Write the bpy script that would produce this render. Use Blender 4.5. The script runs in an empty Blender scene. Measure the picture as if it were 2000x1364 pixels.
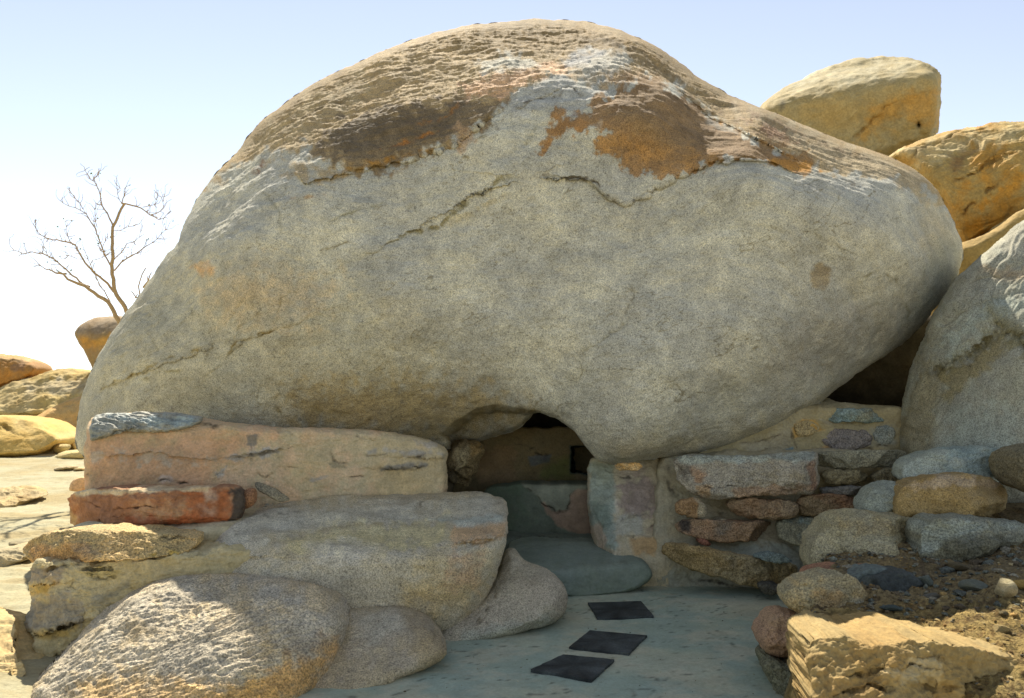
import bpy, math, random
import numpy as np
from mathutils import Vector
random.seed(7)
rng = np.random.default_rng(11)
R = math.radians

# ------------------------------------------------------------------ camera, sky, sun
SC = bpy.context.scene
COL = SC.collection
F, HOR, CAMZ = 1732.0, 740.0, 1.5        # focal length in photo pixels, horizon row, eye height
cam_d = bpy.data.cameras.new('camera')
cam = bpy.data.objects.new('camera', cam_d)
COL.objects.link(cam)
cam.location = (0, 0, CAMZ)
cam.rotation_euler = (R(90), 0, 0)
cam_d.sensor_width = 36.0
cam_d.lens = F / 2000 * 36.0
cam_d.shift_y = (HOR - 682) / 2000
cam_d.clip_end = 3000
cam_d.dof.use_dof = True
cam_d.dof.focus_distance = 6.0
cam_d.dof.aperture_fstop = 4.0
SC.camera = cam

SUN_EL, SUN_AZ = 45.5, 8.5              # degrees above the horizon, degrees left of straight ahead
SC.world = bpy.data.worlds.new('World')
SC.world.use_nodes = True
wn = SC.world.node_tree
bg = wn.nodes['Background']
sky = wn.nodes.new('ShaderNodeTexSky')
sky.sky_type = 'NISHITA'
sky.sun_disc = False
sky.sun_elevation = R(SUN_EL)
sky.sun_rotation = R(-SUN_AZ)
sky.altitude = 0
sky.air_density = 0.7
sky.dust_density = 0.0
sky.ozone_density = 1.0
hs = wn.nodes.new('ShaderNodeHueSaturation')
hs.inputs['Saturation'].default_value = 0.55
wn.links.new(sky.outputs[0], hs.inputs['Color'])
wn.links.new(hs.outputs[0], bg.inputs[0])
bg.inputs[1].default_value = 0.105
sl = bpy.data.lights.new('sun', 'SUN')
sl.energy = 4.8
sl.angle = R(0.5)
sl.color = (1.0, 0.93, 0.80)
so = bpy.data.objects.new('sun', sl)
COL.objects.link(so)
sdir = Vector((-math.sin(R(SUN_AZ)) * math.cos(R(SUN_EL)), math.cos(R(SUN_AZ)) * math.cos(R(SUN_EL)), math.sin(R(SUN_EL))))
so.rotation_euler = sdir.to_track_quat('Z', 'Y').to_euler()
so.location = sdir * 30
SC.view_settings.view_transform = 'Standard'
SC.view_settings.look = 'None'
SC.view_settings.gamma = 1
SC.view_settings.exposure = 0.88

# ------------------------------------------------------------------ numeric helpers
_G = np.array([[1,1,0],[-1,1,0],[1,-1,0],[-1,-1,0],[1,0,1],[-1,0,1],[1,0,-1],[-1,0,-1],
               [0,1,1],[0,-1,1],[0,1,-1],[0,-1,-1],[1,1,0],[-1,1,0],[0,-1,1],[0,-1,-1]], dtype=np.float32)
def noise3(p, seed=0):
    i = np.floor(p).astype(np.int64)
    f = (p - i).astype(np.float32)
    u = f * f * f * (f * (f * 6 - 15) + 10)
    out = 0
    for dx in (0, 1):
        for dy in (0, 1):
            for dz in (0, 1):
                h = ((i[:, 0] + dx) * 374761393 + (i[:, 1] + dy) * 668265263 + (i[:, 2] + dz) * 1274126177 + seed * 974634777) & 0xffffffff
                h = ((h ^ (h >> 13)) * 1103515245) & 0xffffffff
                h = (h ^ (h >> 16)) & 15
                g = _G[h]
                d = g[:, 0] * (f[:, 0] - dx) + g[:, 1] * (f[:, 1] - dy) + g[:, 2] * (f[:, 2] - dz)
                w = (u[:, 0] if dx else 1 - u[:, 0]) * (u[:, 1] if dy else 1 - u[:, 1]) * (u[:, 2] if dz else 1 - u[:, 2])
                out = out + d * w
    return out
def fbm(p, octv=4, seed=0, gain=0.5):
    a, s, o = 1.0, 0.0, 0
    for k in range(octv):
        o = o + a * noise3(p * (2.03 ** k), seed + 17 * k)
        a *= gain
    return o
def ridged(p, octv=4, seed=0, gain=0.5):
    a, o = 1.0, 0
    for k in range(octv):
        o = o + a * (1 - 2.2 * np.abs(noise3(p * (2.03 ** k), seed + 13 * k)))
        a *= gain
    return o
def sstep(a, b, x):
    t = np.clip((x - a) / (b - a), 0, 1)
    return t * t * (3 - 2 * t)
def lin(c):
    c = np.asarray(c, dtype=float) / 255.0
    return np.where(c <= 0.04045, c / 12.92, ((c + 0.055) / 1.055) ** 2.4)
def seg_dist(px, py, poly, closed):
    """distance to a polyline; also the signed side of the nearest segment"""
    poly = np.asarray(poly, float)
    n = len(poly)
    best = np.full(px.shape, 1e9); side = np.zeros(px.shape)
    for k in range(n if closed else n - 1):
        a = poly[k]; b = poly[(k + 1) % n]
        d = b - a
        L = d @ d + 1e-9
        t = np.clip(((px - a[0]) * d[0] + (py - a[1]) * d[1]) / L, 0, 1)
        ex = px - a[0] - t * d[0]; ey = py - a[1] - t * d[1]
        dd = ex * ex + ey * ey
        m = dd < best
        best = np.where(m, dd, best)
        side = np.where(m, np.sign(d[0] * ey - d[1] * ex), side)
    return np.sqrt(best), side
def inside(px, py, poly):
    poly = np.asarray(poly, float)
    n = len(poly); c = np.zeros(px.shape, bool)
    for k in range(n):
        x0, y0 = poly[k]; x1, y1 = poly[(k + 1) % n]
        if y0 == y1: continue
        c ^= ((y0 > py) != (y1 > py)) & (px < (x1 - x0) * (py - y0) / (y1 - y0) + x0)
    return c
def pmask(px, py, poly, soft, wob=None):
    """1 inside the polygon, 0 outside, blurred over soft pixels, its edge made ragged by wob (pixels)"""
    poly = np.asarray(poly, float)
    m = 3 * soft + 45
    sel = (px > poly[:, 0].min() - m) & (px < poly[:, 0].max() + m) & (py > poly[:, 1].min() - m) & (py < poly[:, 1].max() + m)
    out = np.zeros(px.shape)
    if sel.any():
        d, _ = seg_dist(px[sel], py[sel], poly, True)
        d = np.where(inside(px[sel], py[sel], poly), d, -d)
        if wob is not None: d = d + wob[sel]
        out[sel] = sstep(-soft, soft, d)
    return out
def W3(px, py, Y):
    return np.stack([(px - 1000) / F * Y, Y, CAMZ - (py - HOR) / F * Y], axis=-1)
def pt(px, py, Y):
    return Vector(((px - 1000) / F * Y, Y, CAMZ - (py - HOR) / F * Y))
def gnd(px, py, z=0.0):
    Y = F * (CAMZ - z) / (py - HOR)
    return Vector(((px - 1000) / F * Y, Y, z))
def smooth_closed(P, n=2):
    P = np.asarray(P, float)
    for _ in range(n):
        Q = np.roll(P, -1, 0)
        P = np.stack([0.75 * P + 0.25 * Q, 0.25 * P + 0.75 * Q], 1).reshape(-1, 2)
    return P
def resample(P, m):
    Q = np.vstack([P, P[:1]])
    L = np.r_[0, np.cumsum(np.hypot(*np.diff(Q, axis=0).T))]
    t = np.linspace(0, L[-1], m, endpoint=False)
    return np.stack([np.interp(t, L, Q[:, 0]), np.interp(t, L, Q[:, 1])], 1)
def tps(ctrl):
    c = np.asarray(ctrl, float); X = c[:, :2] / 500; n = len(c)
    def U(r2): return 0.5 * r2 * np.log(r2 + 1e-9)
    A = np.zeros((n + 3, n + 3))
    A[:n, :n] = U(((X[:, None] - X[None]) ** 2).sum(-1)) + np.eye(n) * 0.002
    A[:n, n] = 1; A[:n, n + 1:] = X; A[n, :n] = 1; A[n + 1:, :n] = X.T
    w = np.linalg.solve(A, np.r_[c[:, 2], 0, 0, 0])
    def f(px, py):
        x, y = px / 500, py / 500
        o = w[n] + w[n + 1] * x + w[n + 2] * y
        for k in range(n): o = o + w[k] * U((x - X[k, 0]) ** 2 + (y - X[k, 1]) ** 2)
        return o
    return f
def plane_depth(px, py, planes, cap, sharp):
    """near surface of a convex body: planes = (px, py, Y, yaw, pitch) of a point and the outward normal"""
    acc = 0
    for (qx, qy, qY, yaw, pitch) in planes:
        n = np.array([math.sin(R(yaw)) * math.cos(R(pitch)), -math.cos(R(yaw)) * math.cos(R(pitch)), math.sin(R(pitch))])
        p0 = np.array(W3(np.float64(qx), np.float64(qy), np.float64(qY))) - [0, 0, CAMZ]
        den = n[0] * (px - 1000) / F + n[1] - n[2] * (py - HOR) / F
        num = n @ p0
        y = np.where(den < -1e-4, num / np.minimum(den, -1e-4), cap)
        y = np.clip(y, 0, cap)
        acc = acc + np.exp(sharp * (y - cap))
    return cap + np.log(acc) / sharp

# ------------------------------------------------------------------ materials
def rock_mat(name, speck=0.35, sscale=95, bump=0.35, mott=0.18, rough=0.88, fleck=0.5, tint=0.25, bscale=45):
    m = bpy.data.materials.new(name); m.use_nodes = True
    nt = m.node_tree; N = nt.nodes; L = nt.links
    b = N['Principled BSDF']; b.inputs['Roughness'].default_value = rough
    b.inputs['Specular IOR Level'].default_value = 0.25
    tc = N.new('ShaderNodeTexCoord')
    at = N.new('ShaderNodeAttribute'); at.attribute_name = 'stain'
    def noise(scale, det=3, rgh=0.6):
        n = N.new('ShaderNodeTexNoise'); n.inputs['Scale'].default_value = scale
        n.inputs['Detail'].default_value = det; n.inputs['Roughness'].default_value = rgh
        L.new(tc.outputs['Object'], n.inputs['Vector']); return n
    def mrange(src, a, c, lo, hi):
        r = N.new('ShaderNodeMapRange'); r.inputs[1].default_value = a; r.inputs[2].default_value = c
        r.inputs[3].default_value = lo; r.inputs[4].default_value = hi
        L.new(src, r.inputs[0]); return r.outputs[0]
    def mul(a, c):
        x = N.new('ShaderNodeMath'); x.operation = 'MULTIPLY'; L.new(a, x.inputs[0]); L.new(c, x.inputs[1]); return x.outputs[0]
    n1 = noise(sscale, 2, 0.7)
    n2 = noise(7, 5, 0.65)
    n3 = noise(sscale * 0.45, 2, 0.6)
    s1 = mrange(n1.outputs[0], 0.34, 0.66, 1 - speck, 1 + speck)
    s2 = mrange(n2.outputs[0], 0.3, 0.7, 1 - mott, 1 + mott)
    s3 = mrange(n3.outputs[0], 0.30, 0.42, 1 - fleck * 0.55, 1.0)
    g = mul(mul(s1, s2), s3)
    vm = N.new('ShaderNodeVectorMath'); vm.operation = 'SCALE'
    L.new(at.outputs['Color'], vm.inputs[0]); L.new(g, vm.inputs['Scale'])
    n4 = noise(2.3, 4, 0.6)
    cr = N.new('ShaderNodeMix'); cr.data_type = 'RGBA'; cr.blend_type = 'MULTIPLY'
    cr.inputs['B'].default_value = (1.12, 0.98, 0.72, 1)
    L.new(mrange(n4.outputs[0], 0.42, 0.68, 0, tint * 2), cr.inputs['Factor'])
    L.new(vm.outputs[0], cr.inputs['A'])
    L.new(cr.outputs['Result'], b.inputs['Base Color'])
    nb = noise(bscale, 5, 0.72)
    bp = N.new('ShaderNodeBump'); bp.inputs['Strength'].default_value = bump; bp.inputs['Distance'].default_value = 0.02
    L.new(nb.outputs[0], bp.inputs['Height'])
    bp2 = N.new('ShaderNodeBump'); bp2.inputs['Strength'].default_value = bump * 0.9; bp2.inputs['Distance'].default_value = 0.006
    L.new(n1.outputs[0], bp2.inputs['Height']); L.new(bp.outputs[0], bp2.inputs['Normal'])
    L.new(bp2.outputs[0], b.inputs['Normal'])
    return m
GRAN = rock_mat('granite', 0.42, 125, 0.5, fleck=0.7, tint=0.10)
GRANB = rock_mat('coarse_granite', 0.5, 100, 0.75, 0.22, bscale=30)
SMOOTH = rock_mat('weathered_rock', 0.16, 40, 0.45, 0.14, 0.9, 0.25, 0.3, bscale=12)
MORT = rock_mat('mortar', 0.13, 70, 0.30, 0.13, 0.92, 0.3, 0.25, bscale=22)
SLATE = rock_mat('dark_slate', 0.25, 60, 0.5, 0.25, 0.6, 0.4, 0.0)
CEM = rock_mat('cement', 0.08, 60, 0.22, 0.12, 0.9, 0.2, 0.12, bscale=16)
DIRT = rock_mat('dirt', 0.30, 60, 1.0, 0.2, 0.95, 0.7, 0.3, bscale=30)
SANDM = rock_mat('sand', 0.10, 45, 0.55, 0.10, 0.95, 0.35, 0.15, bscale=9)

# ------------------------------------------------------------------ object helpers
def tag(o, label=None, cat=None, group=None, kind=None):
    if label: o['label'] = label
    if cat: o['category'] = cat
    if group: o['group'] = group
    if kind: o['kind'] = kind
    return o
def thing(name, loc, label, cat, group=None):
    o = bpy.data.objects.new(name, None); COL.objects.link(o)
    o.location = loc; o.empty_display_size = 0.1
    return tag(o, label, cat, group)
def link_mesh(name, V, faces_flat, loop_tot, mat, parent=None, origin=None, colors=None, smooth=True, gain=1.0):
    V = np.asarray(V, float)
    if origin is None: origin = Vector((V[:, 0].mean(), V[:, 1].mean(), V[:, 2].min()))
    me = bpy.data.meshes.new(name)
    me.vertices.add(len(V)); me.vertices.foreach_set('co', (V - np.array(origin)).astype(np.float32).ravel())
    faces_flat = np.asarray(faces_flat, np.int32); loop_tot = np.asarray(loop_tot, np.int32)
    me.loops.add(len(faces_flat)); me.loops.foreach_set('vertex_index', faces_flat)
    me.polygons.add(len(loop_tot))
    me.polygons.foreach_set('loop_start', np.r_[0, np.cumsum(loop_tot)[:-1]].astype(np.int32))
    me.polygons.foreach_set('loop_total', loop_tot)
    me.update(calc_edges=True)
    me.polygons.foreach_set('use_smooth', np.full(len(loop_tot), smooth))
    if colors is not None:
        a = me.color_attributes.new('stain', 'FLOAT_COLOR', 'POINT')
        c = np.ones((len(V), 4), np.float32); c[:, :3] = np.clip(colors * np.array([0.995, 0.985, 0.95]) * gain, 0, 1)
        a.data.foreach_set('color', c.ravel())
    me.materials.append(mat)
    o = bpy.data.objects.new(name, me); COL.objects.link(o)
    if parent is not None:
        o.parent = parent; o.location = Vector(origin) - parent.location
    else:
        o.location = origin
    return o
def displace(o, fn):
    me = o.data; n = len(me.vertices)
    co = np.empty(n * 3, np.float32); me.vertices.foreach_get('co', co); co = co.reshape(-1, 3)
    nr = np.empty(n * 3, np.float32); me.vertex_normals.foreach_get('vector', nr); nr = nr.reshape(-1, 3)
    org = np.array(o.location) + (np.array(o.parent.location) if o.parent else 0)
    d = fn(co + org)
    co = co + nr * d[:, None]
    me.vertices.foreach_set('co', co.astype(np.float32).ravel()); me.update()

SEED = [0]
def endtaper(x, y, pa):
    L = np.hypot(*(pa[-1] - pa[0])) + 1
    return sstep(-0.02, 0.22, np.minimum(np.hypot(x - pa[0, 0], y - pa[0, 1]), np.hypot(x - pa[-1, 0], y - pa[-1, 1])) / L)
def rock(name, outline, Y=None, T=0.3, ctrl=None, planes=None, sharp=14, edge=None, edgeT=None, back=0.5,
         col=(150, 145, 130), col2=None, paint=(), lines=(), ledges=(), recess=(), amp=0.012, scale=2.5, fine=0.004,
         layer=0.0, langle=0, lstretch=5, lscale=9, mat=None, step=4.0, sm=2, rag=1.5, parent=None, extra=None, centre=None,
         label=None, cat=None, group=None, kind=None, cnoise=1.0, facets=0, fcut=0.62, bound=3.0, veins=0.0, gain=1.32, edgecalm=0.35, bx=0.0):
    """closed rock whose front follows a traced outline; real depth from control points, planes or a round belly"""
    SEED[0] += 1; sd = SEED[0] * 31
    if facets and edge: edge *= 0.45; edgeT = (edgeT or 0.08) * 0.4
    if facets: sm = min(sm, 1)
    P = smooth_closed(outline, sm)
    per = np.hypot(*(P - np.roll(P, 1, 0)).T).sum()
    M = int(max(28, min(1700, per / step)))
    Q = resample(P, M)
    c = np.array(centre, float) if centre else P.mean(0)
    rr = np.hypot(*(Q - c).T)
    K = int(max(8, min(330, rr.max() / step)))
    q3 = np.c_[Q / 28.0, np.full(M, sd * 0.37)]
    dirs = (Q - c) / (rr[:, None] + 1e-6)
    Q = Q + dirs * (fbm(q3, 4, sd)[:, None] * rag * 2)
    u = np.linspace(0, 1, K + 1)[1:]
    s = 0.55 * u + 0.45 * np.sin(u * math.pi / 2)
    px = (c[0] + (Q[None, :, 0] - c[0]) * s[:, None]).ravel(); py = (c[1] + (Q[None, :, 1] - c[1]) * s[:, None]).ravel()
    sf = np.repeat(s, M)
    px = np.r_[c[0], px]; py = np.r_[c[1], py]; sf = np.r_[0, sf]
    if ctrl is not None: D = tps(ctrl)(px, py)
    elif planes is not None:
        cap = max(p[2] for p in planes) + bound
        D = plane_depth(px, py, planes, cap, sharp)
    else: D = np.full(px.shape, Y + T) - T * np.sqrt(np.clip(1 - sf ** 2.2, 0, 1))
    if facets:
        rf = random.Random(sd); ix = int(np.argmin(np.hypot(px - c[0], py - c[1]))); Dc = float(np.median(D))
        for k in range(facets):
            th = 2 * math.pi * (k + rf.uniform(-0.35, 0.35)) / facets
            j_ = int(np.argmin(np.abs(np.arctan2(dirs[:, 1], dirs[:, 0]) - math.atan2(math.sin(th), math.cos(th)))))
            r_ = rf.uniform(fcut - 0.12, fcut + 0.15)
            fx = c[0] + (Q[j_, 0] - c[0]) * r_; fy = c[1] + (Q[j_, 1] - c[1]) * r_
            jj = int(np.argmin((px - fx) ** 2 + (py - fy) ** 2))
            tilt = rf.uniform(30, 62)
            yaw_ = math.cos(th) * tilt; pit_ = -math.sin(th) * tilt
            D = np.maximum(D, plane_depth(px, py, [(fx, fy, float(D[jj]), yaw_, pit_)], Dc + 0.6 * T + 0.4, 60)) if False else \
                0.5 * (D + (P2 := plane_depth(px, py, [(fx, fy, float(D[jj]) + 0.002, yaw_, pit_)], Dc + 1.0, 60)) + np.sqrt((D - P2) ** 2 + 0.007 ** 2))
    if edge:
        dd, _ = seg_dist(px, py, Q[::max(1, M // 160)], True)
        q = np.clip(1 - dd / edge, 0, 1)
        D = D + (edgeT if edgeT else 0.08) * (1 - np.sqrt(1 - q * q * 0.999))
    n2 = np.c_[px / 22.0, py / 22.0, np.full(px.shape, sd * 0.71)]
    wob = fbm(n2, 4, sd + 5); wob2 = fbm(n2 + 31.7, 4, sd + 6)
    for (poly, h, decay, sgn) in ledges:
        pa = np.asarray(poly, float); mg = decay * 3
        sel = (px > pa[:, 0].min() - mg) & (px < pa[:, 0].max() + mg) & (py > pa[:, 1].min() - mg) & (py < pa[:, 1].max() + mg)
        if not sel.any(): continue
        d, sd_ = seg_dist(px[sel] + wob[sel] * 6, py[sel] + wob[sel] * 5, pa, False)
        e0 = np.hypot(px[sel] - pa[0, 0], py[sel] - pa[0, 1]); e1 = np.hypot(px[sel] - pa[-1, 0], py[sel] - pa[-1, 1])
        tp = sstep(0, 0.18, np.minimum(e0, e1) / (np.hypot(*(pa[-1] - pa[0])) + 1))
        v = np.where(sd_ * sgn > 0, h * np.exp(-d / decay), -0.25 * h * np.exp(-d / 7))
        D[sel] -= v * tp
    for (poly, w, depth, cc, op) in lines:
        pa = np.asarray(poly, float); mg = w * 4 + 12
        sel = (px > pa[:, 0].min() - mg) & (px < pa[:, 0].max() + mg) & (py > pa[:, 1].min() - mg) & (py < pa[:, 1].max() + mg)
        if not sel.any(): continue
        d, _ = seg_dist(px[sel] + wob[sel] * 6, py[sel] + wob2[sel] * 6, pa, False)
        D[sel] += (0.45 if w < 4 else 1.0) * depth * np.exp(-(d / w) ** 2) * endtaper(px[sel], py[sel], pa) * np.clip(0.8 + 1.5 * wob2[sel], 0.1, 1.3)
    for (poly, dep, soft) in recess:
        D = D + dep * pmask(px, py, poly, soft, wob * 3)
    V = W3(px, py, D)
    # colours of the front
    big = np.c_[px / 140.0, py / 140.0, np.full(px.shape, sd * 0.13)]
    nb = fbm(big, 5, sd + 9, 0.6)
    nf = fbm(big * 6, 4, sd + 19, 0.6)
    C = np.broadcast_to(lin(col), (len(px), 3)).copy()
    if col2 is not None:
        k = sstep(-0.35, 0.45, (nb + 0.35 * nf) * cnoise)[:, None]
        C = C * (1 - k) + lin(col2) * k
    C = C * (1 + 0.16 * nb * cnoise + 0.14 * nf * cnoise)[:, None]
    if veins:
        vq = np.c_[(px * 0.9 - py * 0.45) / 150.0, (px * 0.45 + py * 0.9) / 62.0, np.full(px.shape, sd * 0.53)]
        v0 = fbm(vq, 4, sd + 51, 0.55); v1 = fbm(vq * 0.7 + 9.1, 3, sd + 53); v2 = fbm(vq * 1.9 + 4.0, 4, sd + 54, 0.6)
        vm = np.exp(-(v0 / 0.018) ** 2) * sstep(0.05, 0.4, v1) + 0.7 * np.exp(-(v2 / 0.022) ** 2) * sstep(0.1, 0.45, -v1)
        vm = np.clip(vm * veins, 0, 1)[:, None]
        C = C * (1 - vm) + lin((112, 100, 66)) * vm
    for pa_ in paint:
        poly, cc, soft, wb, op = pa_[:5]
        m = pmask(px, py, poly, soft, wob * wb + nf * wb * 0.8)[:, None] * op
        tex = (1 + 0.22 * nf + 0.15 * wob)[:, None]
        C = C * (1 - m) + lin(cc) * tex * m
    for (poly, w, depth, cc, op) in lines:
        if cc is None: continue
        pa = np.asarray(poly, float); mg = w * 5 + 14
        sel = (px > pa[:, 0].min() - mg) & (px < pa[:, 0].max() + mg) & (py > pa[:, 1].min() - mg) & (py < pa[:, 1].max() + mg)
        if not sel.any(): continue
        d, _ = seg_dist(px[sel] + wob[sel] * 6, py[sel] + wob2[sel] * 6, pa, False)
        m = (np.exp(-(d / (w * 1.2)) ** 2) * op * np.clip(0.7 + 1.5 * nf[sel] + wob2[sel], 0.05, 1.15) * endtaper(px[sel], py[sel], pa))[:, None]
        C[sel] = C[sel] * (1 - m) + lin(cc) * m
    # back half
    E = V[-M:]
    cen = V[0].copy(); kb = 12
    Vb = []
    ub = np.linspace(0, 1, kb + 1)[1:]
    zb = E.mean(0)
    for w_ in ub[:-1]:
        sc = math.cos(w_ * math.pi / 2) ** 0.8; dp = math.sin(w_ * math.pi / 2)
        r = np.empty_like(E)
        r[:, 0] = zb[0] + (E[:, 0] - zb[0]) * sc; r[:, 2] = zb[2] + (E[:, 2] - zb[2]) * sc
        r[:, 1] = E[:, 1] + (zb[1] - E[:, 1]) * w_ + back * dp; r[:, 0] += bx * w_
        Vb.append(r)
    Vb.append(np.array([[zb[0] + bx, zb[1] + back, zb[2]]]))
    nfv = len(V); V = np.vstack([V] + Vb)
    Cb = np.broadcast_to(lin(col), (len(V) - nfv, 3))
    ed = C[-M:]
    C = np.vstack([C] + [ed * (1 - w_) + lin(col) * w_ for w_ in ub[:-1]] + [lin(col)[None]])
    j = np.arange(M); j1 = (j + 1) % M
    tri = np.stack([np.zeros(M, int), 1 + j, 1 + j1], 1)
    rings = [1 + k * M for k in range(K)] + [nfv + k * M for k in range(kb - 1)]
    quads = []
    for a, b in zip(rings[:-1], rings[1:]):
        quads.append(np.stack([a + j, b + j, b + j1, a + j1], 1))
    quads = np.vstack(quads)
    last = rings[-1]; tip = len(V) - 1
    tri2 = np.stack([last + j, np.full(M, tip), last + j1], 1)
    area = ((Q[:, 0] * np.roll(Q[:, 1], -1)) - (np.roll(Q[:, 0], -1) * Q[:, 1])).sum()
    if area < 0:        # keep the normals outward whichever way the outline was traced
        tri = tri[:, ::-1]; quads = quads[:, ::-1]; tri2 = tri2[:, ::-1]
    tri = tri[:, ::-1]; quads = quads[:, ::-1]; tri2 = tri2[:, ::-1]
    ff = np.r_[tri.ravel(), quads.ravel(), tri2.ravel()]
    lt = np.r_[np.full(M, 3), np.full(len(quads), 4), np.full(M, 3)]
    o = link_mesh(name, V, ff[::1], lt, mat or GRAN, parent, None, C, gain=gain)
    # make sure outward: first triangle normal must face the camera
    nn = o.data.polygons[0].normal
    if nn.y > 0: o.data.flip_normals(); o.data.update()
    pxa = np.r_[px, np.tile(px[-M:], kb - 1), c[0]]; pya = np.r_[py, np.tile(py[-M:], kb - 1), c[1]]
    att = 1 - edgecalm * np.r_[sstep(0.955, 0.995, sf), np.ones(len(V) - nfv)]
    ca, sa = math.cos(R(langle)), math.sin(R(langle))
    def fn(Wp):
        d = amp * fbm(Wp * scale, 4, sd + 40)
        if fine: d = d + fine * fbm(Wp * 22, 3, sd + 41, 0.65)
        if facets:
            d = d + 0.013 * (ridged(Wp * 6.0, 3, sd + 47, 0.55) - 1.0) + 0.005 * (ridged(Wp * np.array([18., 18., 26.]), 2, sd + 48) - 0.9)
        if layer:
            al = Wp[:, 0] * ca + Wp[:, 2] * sa; ac = -Wp[:, 0] * sa + Wp[:, 2] * ca
            q = np.stack([al * lscale / lstretch, Wp[:, 1] * lscale / 2, ac * lscale], 1)
            q = q + fbm(Wp * 1.7, 2, sd + 3)[:, None] * 0.8
            d = d + layer * (ridged(q, 4, sd + 42, 0.55) - 1.1)
        if extra is not None: d = d + extra(Wp, pxa, pya)
        return d * att
    displace(o, fn)
    if parent is None: tag(o, label, cat, group, kind)
    elif label: o['label'] = label
    return o

# ------------------------------------------------------------------ the ground
def grid_mesh(name, xs, ys, zf, colf, mat, label=None, kind='structure', parent=None):
    X, Yg = np.meshgrid(xs, ys)
    x, y = X.ravel(), Yg.ravel()
    z = zf(x, y); C = colf(x, y, z)
    nx, ny = len(xs), len(ys)
    i = (np.arange(ny - 1)[:, None] * nx + np.arange(nx - 1)[None]).ravel()
    q = np.stack([i, i + 1, i + nx + 1, i + nx], 1)
    o = link_mesh(name, np.stack([x, y, z], 1), q.ravel(), np.full(len(q), 4), mat, parent, Vector((0, 0, 0)), C)
    return tag(o, label, None, None, kind)
def sm2(a, b, x): return sstep(a, b, x)
def ground_z(x, y):
    p = np.stack([x, y, x * 0], 1)
    near = sm2(40, 15, np.hypot(x, y))
    zz = 0.035 * fbm(p * 0.9, 4, 3) * near + 0.014 * ridged(np.stack([x * 1.3, y * 4.5, x * 0], 1), 4, 5) * near
    zz += 0.006 * fbm(p * 9, 3, 8) * near
    inpath = sm2(-3.0, -2.2, x) * sm2(3.6, 3.0, x) * sm2(9.0, 8.0, y) * sm2(0.6, 1.2, y)
    zz = zz * (1 - inpath) - 0.06 * inpath
    far = sm2(30, 160, np.hypot(x, y))
    return zz - 2.0 * far
def ground_c(x, y, z):
    p = np.stack([x, y, x * 0], 1)
    n = fbm(p * 0.8, 5, 21, 0.6); n2 = fbm(np.stack([x * 2, y * 7, x * 0], 1), 4, 23, 0.6)
    k = sm2(-0.2, 0.5, n)[:, None]
    C = lin((172, 166, 136)) * (1 - k) + lin((162, 148, 110)) * k
    d = sm2(0.15, 0.5, n2)[:, None] * 0.45
    C = C * (1 - d) + lin((158, 142, 104)) * d
    return C
gx = np.r_[-400, -200, -100, -60, -40, -30, -24, -20, -17, np.arange(-15, -8, 0.12), np.arange(-8, -2.0, 0.028), np.arange(-2.0, 6, 0.3), 8, 11, 15, 20, 30, 50, 100, 200, 400]
gy = np.r_[-400, -200, -100, -50, -25, -12, -6, -3, 0, 1, 2, 3, 3.5, np.arange(3.9, 9, 0.035), np.arange(9, 20, 0.08), 21, 23, 26, 30, 40, 60, 100, 200, 600, 1500]
grid_mesh('ground', gx, gy, ground_z, ground_c, SANDM)

# cement path in front of the entrance
def path_z(x, y):
    p = np.stack([x, y, x * 0], 1)
    return 0.004 + 0.010 * fbm(p * 1.6, 4, 61) + 0.0025 * fbm(p * 14, 3, 63)
def path_c(x, y, z):
    p = np.stack([x, y, x * 0], 1)
    n = fbm(p * 1.4, 5, 65, 0.6); n2 = fbm(np.stack([x * 3, y * 4, x * 0], 1), 5, 66, 0.65)
    k = sm2(-0.3, 0.4, n)[:, None]
    C = 1.5 * (lin((134, 146, 132)) * (1 - k) + lin((150, 154, 134)) * k)
    d = sm2(-0.1, 0.45, n2)[:, None] * 0.5
    C = C * (1 - d) + lin((196, 190, 164)) * d
    for cx_, cs in (((0.55, 6.0), 71),):
        cr_ = np.exp(-(fbm(p * 1.1, 4, cs) / 0.007) ** 2)[:, None] * 0.75
        C = C * (1 - cr_) + lin((80, 84, 74)) * cr_
    d = sm2(0.45, 0.8, fbm(p * np.array([14, 30, 1]), 2, 67))[:, None] * 0.4
    return C * (1 - d) + lin((78, 74, 62)) * d
grid_mesh('path', np.arange(-1.3, 3.2, 0.02), np.arange(3.2, 7.0, 0.02), path_z, path_c, CEM)

# ------------------------------------------------------------------ the great boulder
HOUT = [(200, 905), (165, 900), (147, 872), (148, 830), (158, 780), (172, 735), (190, 700), (215, 655), (240, 618), (270, 578), (300, 535),
        (322, 500), (345, 480), (360, 440), (378, 398), (410, 350), (432, 325), (470, 288), (495, 253), (520, 228), (560, 198), (600, 170),
        (640, 150), (690, 126), (740, 103), (790, 83), (830, 69), (880, 57), (940, 47), (1000, 41), (1040, 37), (1100, 39), (1165, 44),
        (1210, 59), (1250, 75), (1290, 95), (1330, 124), (1365, 152), (1410, 178), (1450, 198), (1490, 212), (1540, 232), (1600, 257),
        (1660, 281), (1730, 302), (1780, 325), (1812, 350), (1842, 385), (1852, 412), (1870, 445), (1881, 480), (1881, 515), (1868, 545),
        (1845, 580), (1820, 615), (1790, 648), (1750, 681), (1700, 713), (1650, 748), (1612, 780), (1585, 800), (1530, 832), (1460, 857),
        (1400, 876), (1330, 891), (1260, 901), (1200, 908), (1172, 905), (1152, 880), (1132, 852), (1108, 832), (1080, 815), (1045, 803),
        (1030, 824), (1005, 841), (960, 855), (910, 867), (870, 880), (700, 885), (500, 890), (300, 900)]
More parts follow.
